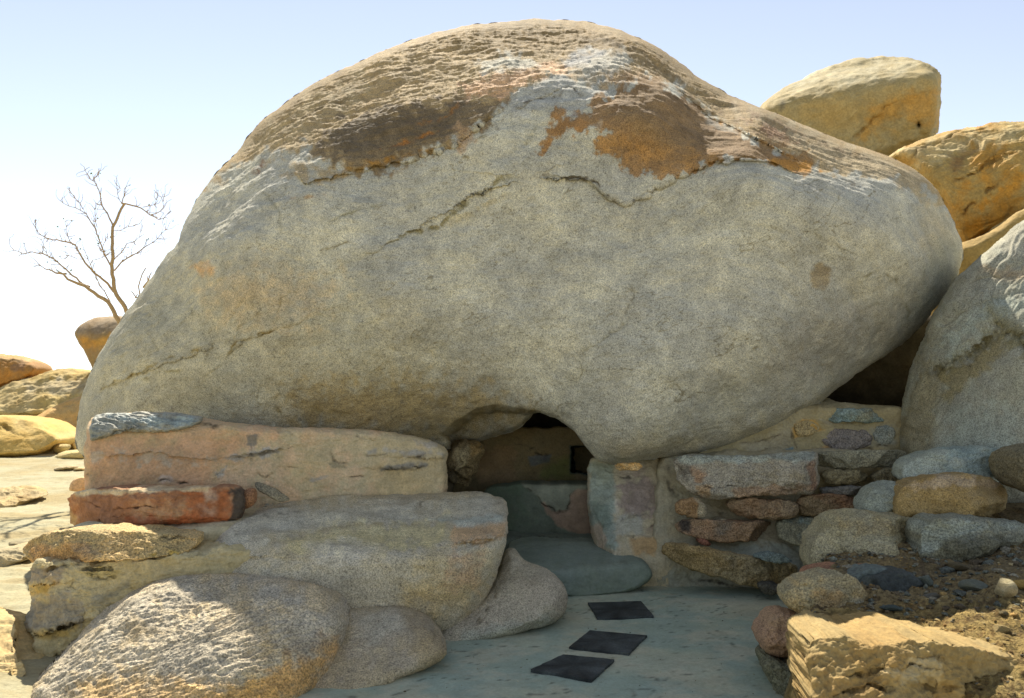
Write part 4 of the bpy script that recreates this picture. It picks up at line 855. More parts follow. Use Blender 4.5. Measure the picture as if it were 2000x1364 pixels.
rock('slate_chunk', facets=6, fcut=0.70, outline= [(1655, 1125), (1700, 1112), (1750, 1112), (1740, 1130), (1690, 1150), (1665, 1145)], planes=[(1700, 1130, 4.5, 0, 20)], edge=6, edgeT=0.05, back=0.2, col=(96, 104, 98), mat=SLATE, step=2.6, sm=1, amp=0.012, layer=0.006, label='blue grey slate chunk under the black rock', cat='rock')
rock('tan_rock', facets=8, fcut=0.68, outline= [(1523, 1166), (1540, 1146), (1570, 1130), (1620, 1120), (1665, 1128), (1695, 1150), (1705, 1170), (1690, 1200), (1655, 1218), (1632, 1236), (1600, 1230), (1565, 1210), (1535, 1185)], planes=[(1610, 1180, 4.15, -5, 14), (1620, 1135, 4.25, 0, 55), (1670, 1210, 4.2, 40, -30), (1545, 1190, 4.25, -40, -25)], sharp=14,
     edge=12, edgeT=0.10, back=0.35, col=(152, 142, 112), col2=(158, 138, 98), mat=GRANB, step=2.3, rag=1.5, amp=0.025, scale=6, fine=0.006, paint=[([(1590, 1160), (1640, 1150), (1650, 1180), (1600, 1190)], (164, 130, 80), 12, 10, 0.6), ([(1640, 1190), (1690, 1170), (1700, 1190), (1640, 1230)], (150, 152, 140), 8, 8, 0.6)],
     label='angular tan and grey granite rock perched on the reddish rock at the path edge', cat='rock')
rock('reddish_rock', facets=6, fcut=0.75, outline= [(1482, 1240), (1496, 1215), (1520, 1194), (1550, 1196), (1580, 1212), (1604, 1232), (1598, 1262), (1575, 1280), (1540, 1288), (1500, 1280), (1484, 1262)], Y=4.2, T=0.2, back=0.3, col=(158, 128, 102), col2=(150, 124, 96), mat=GRAN, step=2.4, rag=1.2, amp=0.02, scale=4,
     label='rounded pinkish brown rock standing at the edge of the path', cat='rock')
rock('stone_under_ledge', facets=7, fcut=0.65, outline= [(1495, 1278), (1540, 1290), (1560, 1300), (1600, 1290), (1600, 1440), (1540, 1430), (1520, 1360), (1502, 1320)], Y=4.15, T=0.15, back=0.4, col=(112, 110, 88), col2=(92, 90, 72), mat=GRANB, step=2.8, sm=1, rag=3, amp=0.04, scale=6, fine=0.008,
     label='mossy dark rock under the pinkish rock at the bottom of the path', cat='rock')
rock('dark_stone', facets=6, fcut=0.65, outline= [(1550, 1262), (1580, 1250), (1602, 1262), (1606, 1300), (1580, 1302), (1556, 1290)], Y=3.98, T=0.1, back=0.2, col=(88, 84, 68), mat=GRANB, step=2.6, rag=2, amp=0.02, scale=7, label='small dark stone squeezed between the pinkish rock and the yellow ledge', cat='rock')

# dirt bank on the right
def bank_z(x, y):
    p = np.stack([x, y, x * 0], 1)
    edge = 1.30 + 0.10 * np.sin(y * 3.1) + np.clip(y - 4.3, 0, 9) * 0.55 + np.clip(3.6 - y, 0, 2) * 1.0
    m = sm2(-0.12, 0.10, x - edge)
    base = 0.40 + 0.06 * (x - 1.4) + 0.05 * (y - 3.8) - 0.25 * np.clip(3.45 - y, 0, 1)
    z = base + 0.045 * fbm(p * 1.8, 4, 111) + 0.022 * fbm(p * 7, 4, 112, 0.6) + 0.012 * fbm(p * 28, 3, 113, 0.7)
    return -0.1 + (z + 0.1) * m
def bank_c(x, y, z):
    p = np.stack([x, y, x * 0], 1)
    n = fbm(p * 2.2, 5, 115, 0.65); n2 = fbm(p * 16, 4, 116, 0.7)
    k = sm2(-0.3, 0.35, n)[:, None]
    C = lin((144, 124, 76)) * (1 - k) + lin((166, 144, 92)) * k
    d = sm2(0.12, 0.4, n2)[:, None] * 0.75
    C = C * (1 - d) + lin((92, 70, 40)) * d
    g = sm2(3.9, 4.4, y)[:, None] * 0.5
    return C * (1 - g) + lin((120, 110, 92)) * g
grid_mesh('dirt_bank', np.r_[np.arange(1.0, 3.6, 0.012), np.arange(3.6, 7, 0.1)], np.r_[np.arange(1.2, 2.6, 0.05), np.arange(2.6, 5.4, 0.012), np.arange(5.4, 6.5, 0.1)], bank_z, bank_c, DIRT)
rock('ledge_rock', gain=0.95, outline= [(1574, 1250), (1590, 1242), (1640, 1240), (1700, 1262), (1740, 1262), (1790, 1246), (1850, 1256), (1930, 1272), (2040, 1290), (2120, 1440), (1800, 1500), (1610, 1480), (1592, 1380), (1580, 1300)],
     planes=[(1700, 1262, 3.30, -8, 66), (1750, 1350, 3.02, -5, 58)], sharp=22, edge=12, edgeT=0.05, facets=5, fcut=0.85, back=0.8, col=(170, 148, 100), col2=(158, 132, 84), mat=SMOOTH, step=2.5, sm=1, rag=2.6, amp=0.022, scale=6,
     fine=0.010, layer=0.004, lscale=10, langle=8,
     paint=[([(1600, 1330), (1700, 1320), (1720, 1364), (1620, 1380)], (150, 122, 76), 14, 16, 0.6), ([(1730, 1310), (1820, 1290), (1850, 1320), (1760, 1330)], (190, 176, 140), 8, 14, 0.6)],
     lines=[([(1640, 1330), (1700, 1310), (1780, 1300), (1850, 1308)], 3, 0.03, (96, 76, 40), 0.7), ([(1620, 1364), (1690, 1340), (1760, 1350)], 3, 0.04, (90, 70, 38), 0.7), ([(1800, 1340), (1870, 1345), (1930, 1336)], 3, 0.03, (96, 76, 40), 0.7), ([(1780, 1282), (1850, 1290)], 2.5, 0.02, (90, 70, 38), 0.6)],
     label='sunlit yellow rock ledge filling the bottom right corner', cat='rock')

def pebble_mesh(name, mat, c, parent=None, n=1, seed=0):
    """an angular stone of unit size"""
    import bmesh
    bm = bmesh.new(); r = random.Random(seed)
    bmesh.ops.create_icosphere(bm, subdivisions=3, radius=0.5)
    pls = []
    for _ in range(11):
        v = Vector((r.gauss(0, 1), r.gauss(0, 1), r.gauss(0, 1))).normalized(); pls.append((v, r.uniform(0.26, 0.42)))
    for v in bm.verts:
        for nrm, d in pls:
            k = v.co.dot(nrm) - d
            if k > 0: v.co -= nrm * k * 0.9
    me = bpy.data.meshes.new(name); bm.to_mesh(me); bm.free()
    a = me.color_attributes.new('stain', 'FLOAT_COLOR', 'POINT')
    cc = np.ones((len(me.vertices), 4), np.float32); cc[:, :3] = lin(c)
    a.data.foreach_set('color', cc.ravel()); me.materials.append(mat)
    me.polygons.foreach_set('use_smooth', np.full(len(me.polygons), False))
    return me
def zat(fn, x, y): return float(fn(np.array([x]), np.array([y]))[0])
def on_bank(px, py):
    z = 0.42
    for _ in range(6):
        p = gnd(px, py, z); z = zat(bank_z, p.x, p.y)
    return p.x, p.y, z
def loose(name, px, py, wpx, hpx, c, label, mat=GRANB, seed=1, ratio=0.8, base=None, group=None, rot=0.0):
    x, y, z = on_bank(px, py) if base is None else base(px, py)
    o = bpy.data.objects.new(name, pebble_mesh(name, mat, c, seed=seed)); COL.objects.link(o)
    wm = wpx / F * y; hm = hpx / F * y
    o.scale = (wm * 1.15, wm * ratio, hm * 1.15); o.location = (x, y, z + hm * 0.38); o.rotation_euler = (0, R(rot), R(seed * 37))
    return tag(o, label, 'stone', group)
loose('pebble', 1962, 1160, 46, 36, (206, 192, 150), 'bright cream pebble in the sun at the edge of the shadow', seed=3)
loose('stone', 1902, 1142, 50, 24, (130, 134, 118), 'flat grey green stone in the shade behind the cream pebble', seed=4)
loose('stone', 1705, 1268, 32, 16, (206, 192, 150), 'pale cream stone on the dirt beside the yellow ledge', seed=5)
loose('stone', 1955, 1226, 46, 16, (186, 164, 112), 'flat tan stone half buried in the sunlit dirt', seed=6)
loose('stone', 1960, 1195, 26, 10, (128, 116, 82), 'thin dark chip above the flat tan stone', seed=7)
loose('stone', 1680, 1272, 30, 8, (190, 172, 126), 'thin sliver of stone left of the pale cream stone', seed=8)
loose('stone', 1820, 1164, 34, 12, (138, 134, 120), 'grey chip on the shaded gravel right of the black rock', seed=9)
loose('stone', 1990, 1140, 40, 18, (206, 168, 92), 'yellow stone at the right edge next to the cream pebble', seed=10)
loose('stone', 1870, 1108, 60, 16, (112, 100, 72), 'brown flat stone under the jagged dark boulder', seed=12)
loose('stone', 1810, 1142, 26, 20, (128, 136, 124), 'blue grey chip touching the right end of the black rock', seed=13)
loose('stone', 1740, 1200, 40, 14, (92, 104, 98), 'dark bluish chip in the shade right of the tan rock', seed=14)

def scatter(name, n, mat, label, place, sizes, cols, seed):
    r = random.Random(seed); Vs = []; Fs = []; Cs = []; off = 0
    protos = [pebble_mesh('p', mat, (0, 0, 0), seed=seed * 10 + k) for k in range(5)]
    import bmesh
    arr = []
    for me in protos:
        bm = bmesh.new(); bmesh.ops.create_icosphere(bm, subdivisions=1, radius=0.5)
        rr = random.Random(seed + len(arr))
        for v in bm.verts: v.co *= rr.uniform(0.65, 1.15)
        co = np.array([v.co[:] for v in bm.verts]); fc = np.array([[v.index for v in f.verts] for f in bm.faces]); bm.free(); arr.append((co, fc))
        bpy.data.meshes.remove(me)
    for _ in range(n):
        p = place(r)
        if p is None: continue
        co, fc = r.choice(arr); s = r.uniform(*sizes) ** 1.0 * (2.2 if r.random() < 0.06 else 1)
        a = r.uniform(0, 6.28); ca, sa = math.cos(a), math.sin(a)
        q = co * [s, s * r.uniform(0.5, 0.9), s * r.uniform(0.3, 0.6)]
        q = np.stack([q[:, 0] * ca - q[:, 1] * sa, q[:, 0] * sa + q[:, 1] * ca, q[:, 2]], 1) + [p[0], p[1], p[2] + s * 0.1]
        Vs.append(q); Fs.append(fc + off); off += len(q)
        c = lin(r.choice(cols)) * r.uniform(0.75, 1.15); Cs.append(np.broadcast_to(c, (len(q), 3)))
    V = np.vstack(Vs); Ff = np.vstack(Fs)
    o = link_mesh(name, V, Ff.ravel(), np.full(len(Ff), 3), mat, None, Vector((0, 0, 0)), np.vstack(Cs), smooth=False)
    return tag(o, label, None, None, 'stuff')
def bank_place(r):
    y = r.uniform(2.9, 5.3); x = 1.35 + r.random() ** 1.1 * 2.0
    if x > 0.62 * y + 0.1: return None
    z = zat(bank_z, x, y)
    return (x, y, z) if z > 0.3 else None
scatter('gravel', 2600, DIRT, 'loose gravel and crumbs of earth on the dirt bank', bank_place, (0.006, 0.026), [(176, 146, 92), (150, 122, 78), (196, 178, 134), (112, 96, 66), (140, 134, 116)], 5)
def shade_place(r):
    y = r.uniform(4.0, 5.2); x = r.uniform(1.6, 3.0)
    if x > 0.62 * y + 0.1: return None
    z = zat(bank_z, x, y)
    return (x, y, z) if z > 0.3 else None
scatter('rubble', 500, GRANB, 'small blue grey rubble on the shaded part of the bank', shade_place, (0.02, 0.05), [(118, 122, 110), (96, 100, 92), (140, 134, 116), (104, 92, 72)], 6)
def path_place(r):
    y = r.uniform(4.2, 6.1); x = r.uniform(-0.9, 1.6)
    if r.random() < 0.5 and 0.0 < x < 1.2: return None
    return (x, y, zat(path_z, x, y))
scatter('grit', 420, DIRT, 'tiny crumbs of grit scattered on the cement path', path_place, (0.004, 0.011), [(150, 140, 110), (90, 84, 66), (190, 184, 160)], 8)

# three dark tiles let into the path
TL = [([(1148, 1177), (1252, 1174), (1277, 1203), (1167, 1208)], 'dark slate tile nearest the entrance step, farthest of the three on the path'),
      ([(1111, 1264), (1152, 1231), (1264, 1241), (1228, 1276)], 'middle dark slate tile of the three on the path'),
      ([(1036, 1307), (1100, 1278), (1200, 1288), (1155, 1328)], 'chipped dark slate tile nearest the viewer on the path')]
TM = rock_mat('tile_slate', 0.22, 70, 0.10, 0.45, 0.7, 0.2, 0.0)
for k, (q, lb) in enumerate(TL):
    Pn = []
    for a in range(4):
        g0 = gnd(*q[a], 0.016); g1 = gnd(*q[(a + 1) % 4], 0.016)
        for t in range(14):
            p = g0.lerp(g1, t / 14); dn = (g1 - g0).normalized()
            j = (0.004 if k < 2 else 0.009) * float(noise3(np.array([[a * 7.3 + t * 0.8, k * 5.1, 0.3]]))[0])
            Pn.append(p + Vector((-dn.y, dn.x, 0)) * j)
    cen = sum(Pn, Vector()) / len(Pn); n = len(Pn)
    V = [p for p in Pn] + [Vector((p.x, p.y, -0.01)) for p in Pn]
    ring = [cen.lerp(p, 0.97) + Vector((0, 0, 0.0015)) for p in Pn]; V += ring; V.append(cen + Vector((0, 0, 0.0015)))
    ff = []; lt = []
    for a in range(n):
        b = (a + 1) % n
        ff += [a, b, n + b, n + a]; lt.append(4)
        ff += [a, 2 * n + a, 2 * n + b, b]; lt.append(4)
        ff += [2 * n + a, 3 * n, 2 * n + b]; lt.append(3)
    V = np.array([v[:] for v in V])
    cc = lin((64, 68, 67)) * (1 + 0.9 * fbm(V * 9, 3, 200 + k))[:, None]
    o = link_mesh('floor_tile', V, ff, lt, TM, None, None, cc, smooth=False)
    import bmesh
    bm = bmesh.new(); bm.from_mesh(o.data); bmesh.ops.recalc_face_normals(bm, faces=bm.faces); bm.to_mesh(o.data); bm.free()
    tag(o, lb, 'tile', 'slate tiles set in the path')

BG = 1.02
# ------------------------------------------------------------------ boulders behind, right
rock('boulder', [(1484, 208), (1495, 196), (1530, 172), (1570, 150), (1620, 128), (1680, 112), (1740, 109), (1790, 116), (1815, 124), (1834, 138), (1840, 165), (1838, 220), (1832, 262), (1800, 290), (1740, 310), (1650, 340), (1560, 320), (1490, 260)],
     planes=[(1700, 220, 12.2, -5, -16), (1640, 150, 12.9, -25, 62), (1830, 200, 12.8, 65, -5)], sharp=3.2, edge=26, edgeT=0.7, back=3.0, col=(178, 164, 122), col2=(168, 150, 104), gain=BG, mat=SMOOTH, step=3.2, rag=1.2, amp=0.06, scale=1.0, fine=0.004, layer=0.02, lscale=2.4, langle=25,
     paint=[([(1560, 150), (1680, 115), (1780, 118), (1760, 150), (1640, 170), (1540, 190)], (186, 178, 148), 16, 16, 0.6), ([(1700, 215), (1760, 180), (1830, 170), (1830, 240), (1760, 230), (1690, 260), (1670, 290)], (186, 144, 70), 16, 18, 0.65), ([(1520, 215), (1530, 195), (1534, 205), (1524, 222)], (120, 110, 84), 5, 4, 0.8)],
     lines=[([(1660, 280), (1690, 250), (1730, 210), (1760, 190)], 3, 0.06, (140, 110, 56), 0.6), ([(1794, 244), (1796, 248)], 4, 0.1, (70, 60, 40), 0.9), ([(1490, 205), (1530, 175), (1570, 150)], 3, 0.08, (130, 112, 70), 0.5)],
     label='big beige boulder with a rounded top standing against the sky at the upper right', cat='boulder')
rock('boulder', [(1742, 298), (1780, 280), (1830, 262), (1880, 250), (1940, 243), (2000, 236), (2120, 225), (2200, 300), (2160, 420), (2000, 470), (1940, 450), (1885, 500), (1870, 480), (1855, 420), (1820, 360), (1780, 320)],
     planes=[(1950, 380, 9.3, 5, -22), (1860, 300, 9.9, -20, 52), (1860, 400, 9.6, -50, -10)], sharp=3.5, edge=18, edgeT=0.4, back=2.0, col=(184, 158, 98), col2=(180, 138, 66), gain=BG, mat=SMOOTH, step=3.0, sm=1, rag=1.5, amp=0.04, scale=1.4, fine=0.006, layer=0.025, lscale=4, langle=18,
     paint=[([(1750, 298), (1830, 268), (1920, 250), (2000, 240), (2000, 270), (1900, 290), (1830, 330)], (196, 180, 134), 12, 16, 0.7), ([(1850, 300), (1900, 290), (1880, 330), (1860, 350)], (138, 104, 66), 12, 14, 0.7),
            ([(1880, 440), (1930, 390), (1990, 340), (2000, 420), (1900, 480)], (186, 132, 44), 16, 20, 0.7)],
     lines=[([(1770, 315), (1800, 290), (1850, 272), (1880, 255)], 3, 0.08, (110, 90, 50), 0.7), ([(1850, 360), (1900, 340), (1960, 300), (2000, 300)], 3, 0.06, (110, 84, 40), 0.6), ([(1870, 430), (1920, 380), (1960, 350)], 3, 0.06, (96, 66, 30), 0.6)],
     label='golden orange boulder behind the right shoulder of the giant boulder', cat='boulder')
rock('boulder', [(1860, 480), (1900, 470), (1960, 440), (2000, 400), (2100, 380), (2300, 520), (2350, 1000), (2100, 1060), (1900, 1020), (1860, 760), (1850, 560)], planes=[(1930, 500, 8.8, 0, 10)], edge=20, edgeT=0.3, back=1.2, col=(160, 136, 82), gain=BG, mat=SMOOTH, step=5, amp=0.05,
     label='shaded yellow brown rock in the cleft below the golden boulder', cat='boulder')

rock('boulder', [(1440, 420), (1500, 330), (1620, 300), (1760, 300), (1850, 380), (1900, 520), (1920, 920), (1400, 930)], Y=13.4, T=1.2, back=2.5, col=(172, 158, 118), gain=BG, mat=SMOOTH, step=8, amp=0.08, scale=0.9,
     label='buried boulder hidden behind the giant one, carrying the big beige boulder', cat='boulder')
rock('boulder', [(1800, 470), (1900, 490), (2060, 440), (2240, 430), (2400, 600), (2420, 980), (1820, 990)], Y=11.0, T=1.0, back=2.5, col=(172, 150, 100), gain=BG, mat=SMOOTH, step=8, amp=0.08, scale=0.9,
     label='boulder under the golden one, hidden behind the tall blue grey boulder', cat='boulder')
BG = 1.3
# ------------------------------------------------------------------ boulders behind, left
yel = (186, 160, 96)
rock('boulder', [(145, 655), (152, 640), (170, 626), (200, 618), (245, 615), (300, 640), (320, 700), (280, 760), (200, 745), (182, 724), (165, 690)], Y=23.0, T=1.6, back=2.0, col=(148, 126, 84), col2=(140, 116, 80), gain=BG, mat=SMOOTH, step=3, rag=0.8, amp=0.06, scale=1.2,
     paint=[([(150, 640), (200, 615), (260, 615), (240, 650), (190, 660), (152, 655)], (134, 118, 96), 8, 10, 0.8), ([(152, 662), (200, 655), (240, 658), (230, 672), (170, 680)], (186, 140, 60), 8, 10, 0.7)],
     label='brown egg shaped boulder balanced beneath the bare tree', cat='boulder')
rock('boulder', [(-80, 690), (-20, 690), (20, 693), (50, 700), (72, 712), (76, 724), (60, 738), (30, 750), (0, 762), (-80, 770)], planes=[(10, 730, 25.2, 5, -18), (10, 700, 25.6, 0, 60)], sharp=2.5, edge=10, edgeT=0.7, back=2.0, col=(150, 116, 72), col2=(172, 124, 62), gain=BG, mat=SMOOTH, step=3, rag=0.8, amp=0.06,
     paint=[([(-20, 692), (40, 696), (60, 706), (-20, 704)], (176, 152, 110), 4, 6, 0.7), ([(20, 712), (45, 710), (50, 725), (25, 728)], (118, 96, 76), 5, 6, 0.7)],
     lines=[([(0, 706), (40, 704), (60, 712)], 2.5, 0.1, (110, 84, 50), 0.6)], label='rusty brown boulder at the left edge against the sky', cat='boulder')
rock('boulder', [(-80, 770), (-20, 768), (30, 745), (75, 732), (110, 722), (140, 718), (165, 724), (240, 730), (260, 800), (180, 830), (100, 815), (60, 815), (-80, 815)], planes=[(80, 780, 23.0, -10, 20), (100, 735, 24.8, -15, 60)], sharp=2.5, edge=12, edgeT=0.8, back=3.5,
     col=(176, 154, 96), col2=(166, 148, 104), gain=BG, mat=SMOOTH, step=3.2, rag=0.8, amp=0.08, paint=[([(40, 750), (110, 740), (180, 735), (180, 765), (60, 770)], (158, 150, 128), 10, 10, 0.6)],
     lines=[([(76, 745), (90, 730), (120, 722)], 2.5, 0.08, (130, 112, 70), 0.6)], label='long sloping slab like boulder under the rusty boulder', cat='boulder')
rock('boulder', [(55, 825), (90, 800), (130, 782), (165, 772), (230, 780), (240, 840), (160, 845), (110, 836), (80, 832)], planes=[(130, 815, 21.2, -10, 12), (140, 790, 21.6, -10, 55)], sharp=3, edge=12, edgeT=0.6, back=1.5, col=(184, 154, 100), col2=(180, 146, 92), gain=BG, mat=SMOOTH, step=3.2, rag=0.6, amp=0.05,
     label='tan boulder lying against the left end of the giant boulder', cat='boulder')
rock('boulder', [(-80, 815), (0, 812), (50, 814), (80, 824), (105, 842), (125, 860), (110, 870), (88, 885), (60, 892), (0, 896), (-80, 898)], planes=[(20, 860, 16.6, 10, 14), (20, 825, 17.4, 0, 58)], sharp=3.5, edge=12, edgeT=0.6, back=2.0, col=(190, 160, 92), col2=(182, 158, 102), gain=BG, mat=SMOOTH, step=3, rag=0.8, amp=0.06, scale=1.3,
     lines=[([(0, 834), (30, 842), (48, 848)], 3.5, 0.16, (120, 96, 50), 0.7), ([(24, 826), (50, 824), (70, 828)], 3, 0.08, (130, 108, 60), 0.5)], label='smooth yellow boulder resting on the sand at the left edge', cat='boulder')
def small(nm, poly, Y, T, c, lb, **k):
    return rock(nm, poly, Y=Y, T=T, back=T, col=c, gain=BG, mat=SMOOTH, step=2.2, rag=0.8, amp=0.02, scale=4, label=lb, cat='rock', **k)
small('rock', [(112, 842), (125, 836), (150, 836), (170, 842), (165, 856), (130, 858)], 20.5, 0.35, (186, 156, 94), 'oval yellow rock touching the giant boulder, uppermost of the small group')
small('rock', [(85, 862), (100, 854), (122, 854), (134, 862), (128, 870), (100, 876), (86, 872)], 18.6, 0.3, (190, 160, 100), 'rounded yellow rock at the tip of the smooth yellow boulder')
small('rock', [(102, 876), (108, 868), (130, 867), (134, 874), (125, 882), (108, 888)], 17.3, 0.25, (176, 160, 112), 'small angular pale rock below the rounded yellow rock', sm=1)
small('rock', [(100, 896), (120, 884), (145, 877), (175, 880), (175, 900), (130, 900)], 16.4, 0.35, (196, 178, 128), 'low pale rock sinking into the sand beside the giant boulder')
small('rock', [(132, 862), (144, 858), (152, 872), (146, 880), (134, 876)], 18.4, 0.2, (176, 154, 104), 'tiny upright rock between the small rocks and the giant boulder')
small('flat_rock', [(102, 918), (112, 912), (130, 909), (148, 910), (150, 916), (135, 919), (110, 920)], 14.3, 0.2, (160, 146, 116), 'flat dark edged rock lying on the sunny sand')
small('flat_rock', [(140, 918), (152, 912), (166, 913), (166, 920), (145, 920)], 14.3, 0.15, (170, 152, 116), 'little flat rock right of the dark edged rock on the sand')
rock('outcrop', [(-40, 960), (0, 955), (40, 950), (70, 950), (82, 958), (78, 970), (60, 976), (30, 985), (20, 1000), (-40, 1000)], planes=[(20, 985, 10.3, 0, 0), (30, 965, 10.8, 0, 84)], sharp=16, edge=5, edgeT=0.06, back=0.5, col=(168, 150, 112), gain=BG, mat=SMOOTH, step=2.2, sm=1, rag=2.4, amp=0.02, layer=0.02, lscale=14,
     lines=[([(20, 970), (50, 972), (76, 966)], 3, 0.06, (110, 88, 50), 0.7)], label='flaky ledge of rock breaking through the sand at the left edge', cat='rock')
rock('outcrop', [(-40, 1085), (0, 1074), (30, 1070), (55, 1076), (62, 1085), (40, 1098), (10, 1110), (-40, 1125)], planes=[(10, 1100, 7.1, 0, 0), (10, 1082, 7.2, 0, 80)], sharp=16, edge=5, edgeT=0.06, back=0.5, col=(158, 146, 116), gain=BG, mat=SMOOTH, step=2.2, sm=1, rag=2.4, amp=0.02, layer=0.015, lscale=14,
     label='grey layered ledge on the ground left of the ochre step slab', cat='rock')
rock('outcrop', [(16, 1064), (22, 1058), (46, 1066), (58, 1074), (50, 1080), (24, 1078)], planes=[(36, 1070, 7.6, 0, 40)], edge=3, edgeT=0.03, back=0.2, col=(128, 118, 92), gain=BG, mat=SMOOTH, step=2, sm=1, rag=1.6, amp=0.01, layer=0.01, lscale=20, label='small dark splinter of rock above the grey layered ledge', cat='rock')
rock('cut_stone', [(136, 950), (142, 936), (165, 931), (180, 932), (180, 958), (136, 962)], planes=[(160, 950, 6.25, 0, 10)], edge=4, edgeT=0.03, back=0.3, col=(200, 168, 128), gain=BG, mat=SMOOTH, step=2.2, label='pale pinkish stone end left of the plaster wall foot', cat='stone')
rock('corner_rock', [(-60, 1180), (20, 1190), (40, 1215), (30, 1260), (60, 1310), (50, 1340), (30, 1360), (60, 1440), (-60, 1440)], planes=[(0, 1300, 4.55, 10, 55), (0, 1210, 5.0, 0, 80)], sharp=9, edge=9, edgeT=0.1, back=0.5, col=(184, 164, 118), col2=(176, 152, 108), gain=BG, mat=SMOOTH, step=2.6, rag=3, amp=0.03, scale=4, layer=0.012, lscale=10,
     label='rough tan bedrock shelf in the bottom left corner', cat='rock')

# ------------------------------------------------------------------ bare tree and dry shrub
def plain_mat(name, c, rough=0.8):
    m = bpy.data.materials.new(name); m.use_nodes = True; nt = m.node_tree; b = nt.nodes['Principled BSDF']
    n = nt.nodes.new('ShaderNodeTexNoise'); n.inputs['Scale'].default_value = 40
    mx = nt.nodes.new('ShaderNodeMix'); mx.data_type = 'RGBA'
    mx.inputs['A'].default_value = (*lin(c), 1); mx.inputs['B'].default_value = (*(lin(c) * 0.5), 1)
    nt.links.new(n.outputs[0], mx.inputs['Factor']); nt.links.new(mx.outputs['Result'], b.inputs['Base Color'])
    b.inputs['Roughness'].default_value = rough
    return m
BARK = plain_mat('bark', (196, 166, 118)); LEAF = plain_mat('leaf', (130, 150, 50))
def tubes(name, paths, mat, parent, label=None):
    """paths: list of lists of (Vector, radius)"""
    V = []; ff = []; off = 0; n = 6
    for path in paths:
        for i, (p, r) in enumerate(path):
            a = path[max(0, i - 1)][0]; b = path[min(len(path) - 1, i + 1)][0]
            t = (b - a).normalized() if (b - a).length > 1e-6 else Vector((0, 0, 1))
            u = t.cross(Vector((0.13, 1, 0.07))).normalized(); v = t.cross(u)
            for k in range(n):
                an = 2 * math.pi * k / n
                V.append(p + (u * math.cos(an) + v * math.sin(an)) * r)
        for i in range(len(path) - 1):
            for k in range(n):
                k1 = (k + 1) % n
                ff += [off + i * n + k, off + i * n + k1, off + (i + 1) * n + k1, off + (i + 1) * n + k]
        off += len(path) * n
    V = np.array([v[:] for v in V])
    return link_mesh(name, V, ff, np.full(len(ff) // 4, 4), mat, parent, Vector(parent.location) if parent else None)
def refine(pts, Y, r0, r1, dy=0.0, wig=0.012, seed=0):
    r = random.Random(seed); P_ = [pt(x, y, Y) for x, y in pts]
    L = [0]
    for a, b in zip(P_, P_[1:]): L.append(L[-1] + (b - a).length)
    out = []; N = max(4, int(L[-1] / 0.07)); ph = r.uniform(0, 6)
    for i in range(N + 1):
        t = L[-1] * i / N; k = 0
        while k < len(L) - 2 and L[k + 1] < t: k += 1
        f = (t - L[k]) / max(1e-6, L[k + 1] - L[k]); p = P_[k].lerp(P_[k + 1], f)
        p = p + Vector((r.gauss(0, wig * 0.5), dy * t + 0.1 * math.sin(ph + t * 2) * (t / (L[-1] + 0.01)), r.gauss(0, wig * 0.5)))
        out.append((p, r0 + (r1 - r0) * (i / N)))
    return out
TY = 12.0
tbase = gnd(282, HOR + F * CAMZ / TY, 0.0)
tree = thing('bare_tree', tbase, 'leafless spindly tree with forked stems behind the left side of the giant boulder', 'tree')
stems = [([(282, 976), (280, 900), (275, 800), (262, 680), (252, 614), (241, 590), (231, 578), (227, 558), (224, 523), (223, 488), (220, 452), (221, 444), (231, 417), (238, 397)], 0.06, 0.018, 0.0),
         ([(262, 680), (250, 655), (237, 634), (224, 611), (215, 589), (197, 580), (174, 561), (150, 552), (130, 535)], 0.045, 0.014, -0.12)]
branches = [([(238, 397), (243, 380), (243, 370)], .008, .003, 0), ([(221, 444), (218, 438), (208, 417), (194, 397), (187, 373), (180, 353), (165, 344), (159, 329)], .012, .003, .2),
 ([(180, 353), (190, 345), (195, 338)], .005, .002, .2), ([(238, 397), (259, 401), (279, 408), (294, 420), (306, 429), (318, 429), (335, 414)], .011, .003, -.15), ([(294, 420), (309, 417), (321, 403), (323, 385)], .007, .002, -.1),
 ([(279, 405), (297, 400), (303, 379)], .005, .002, .1), ([(224, 530), (230, 518), (247, 502), (271, 485), (291, 467), (306, 444)], .011, .003, .25), ([(223, 508), (241, 491), (250, 476), (271, 473), (282, 458)], .008, .002, -.2),
 ([(228, 578), (215, 564), (197, 543), (174, 526), (156, 505), (142, 479), (136, 474), (107, 467), (76, 462), (52, 448), (45, 421)], .018, .003, .15),
 ([(221, 526), (206, 499), (202, 479), (189, 447), (174, 420), (162, 410), (148, 408), (136, 403)], .012, .003, -.2), ([(162, 410), (156, 397), (145, 385), (138, 367)], .006, .002, -.1),
 ([(130, 535), (114, 534), (86, 524), (70, 512)], .013, .003, -.1), ([(174, 561), (150, 548), (130, 530), (98, 505), (76, 493), (52, 488), (29, 493), (5, 481), (0, 467)], .014, .003, .1),
 ([(215, 589), (209, 570), (200, 558), (192, 535), (186, 508), (183, 502)], .009, .003, -.2), ([(186, 508), (200, 506), (215, 495)], .005, .002, 0), ([(142, 479), (130, 462), (122, 445), (118, 430)], .006, .002, .1),
 ([(98, 505), (90, 488), (80, 470)], .005, .002, 0), ([(150, 505), (140, 500), (115, 505)], .005, .002, 0), ([(223, 452), (245, 448), (262, 443)], .004, .002, .1), ([(206, 499), (195, 490), (183, 476)], .004, .002, .1),
 ([(238, 397), (228, 385), (222, 358)], .005, .002, .1), ([(202, 479), (212, 462), (221, 470)], .003, .002, .1), ([(189, 447), (186, 430), (185, 398)], .005, .002, .1)]
tubes('trunk', [refine(p, TY, a, b, d, 0.01, i) for i, (p, a, b, d) in enumerate(stems)], BARK, tree)
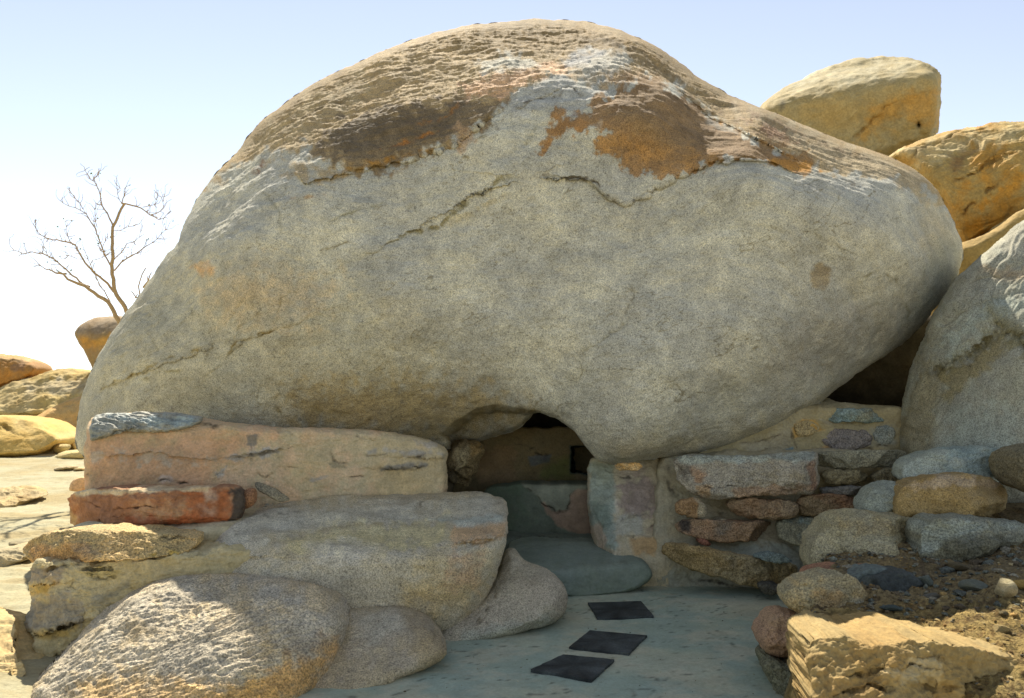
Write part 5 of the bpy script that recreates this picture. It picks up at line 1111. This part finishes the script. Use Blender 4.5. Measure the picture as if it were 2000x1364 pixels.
bp_ = [refine(p, TY, a * 1.1, b * 1.3, d, 0.012, 40 + i) for i, (p, a, b, d) in enumerate(branches)]
tw = []; lf = []; r = random.Random(4)
for path in bp_:
    L_ = len(path)
    for i in range(int(L_ * 0.2), L_):
        for _ in range(3):
            if r.random() < 0.6:
                p0 = path[i][0]; a = path[i - 1][0]; d = (p0 - a).normalized()
                d = (d + Vector((r.gauss(0, .7), r.gauss(0, .6), r.gauss(0.25, .6)))).normalized()
                q = [(p0, .0045)]; p = p0.copy()
                for k in range(r.randint(2, 5)):
                    d = (d + Vector((r.gauss(0, .35), r.gauss(0, .3), r.gauss(0.08, .35)))).normalized(); p = p + d * r.uniform(.03, .06); q.append((p.copy(), max(.0018, .0038 - k * .0006)))
                tw.append(q)
                if r.random() < 0.12: lf.append(p.copy())
tubes('branches', bp_, BARK, tree)
tubes('twigs', tw, BARK, tree)['kind'] = 'stuff'
V = []; ff = []
lf += [pt(178, 339, TY), pt(321, 438, TY), pt(338, 432, TY), pt(301, 438, TY)]
for p in lf:
    s = r.uniform(.012, .022); a = r.uniform(0, 3.1); u = Vector((math.cos(a), r.uniform(-.4, .4), math.sin(a))); w_ = Vector((-math.sin(a), r.uniform(-.4, .4), math.cos(a))) * .6
    k = len(V); V += [p - u * s, p - w_ * s, p + u * s, p + w_ * s]; ff += [k, k + 1, k + 2, k + 3]
link_mesh('leaves', np.array([v[:] for v in V]), ff, np.full(len(lf), 4), LEAF, tree, Vector(tree.location))
SY = 9.0
sb = thing('dry_shrub', gnd(300, HOR + F * CAMZ / SY, 0), 'few dry twigs poking out behind the left slope of the giant boulder', 'shrub')
tubes('stems', [refine([(330, 940), (320, 760), (300, 640), (277, 566), (283, 545), (292, 525)], SY, .02, .006, 0, .01, 1), refine([(279, 562), (290, 548), (297, 531)], SY, .011, .005, .1, .01, 2),
                refine([(300, 640), (268, 588), (258, 575), (252, 567)], SY, .014, .005, 0, .01, 3), refine([(263, 583), (266, 574), (270, 572)], SY, .006, .004, 0, .01, 4), refine([(286, 553), (296, 540)], SY, .007, .004, -.1, .01, 5)], BARK, sb)
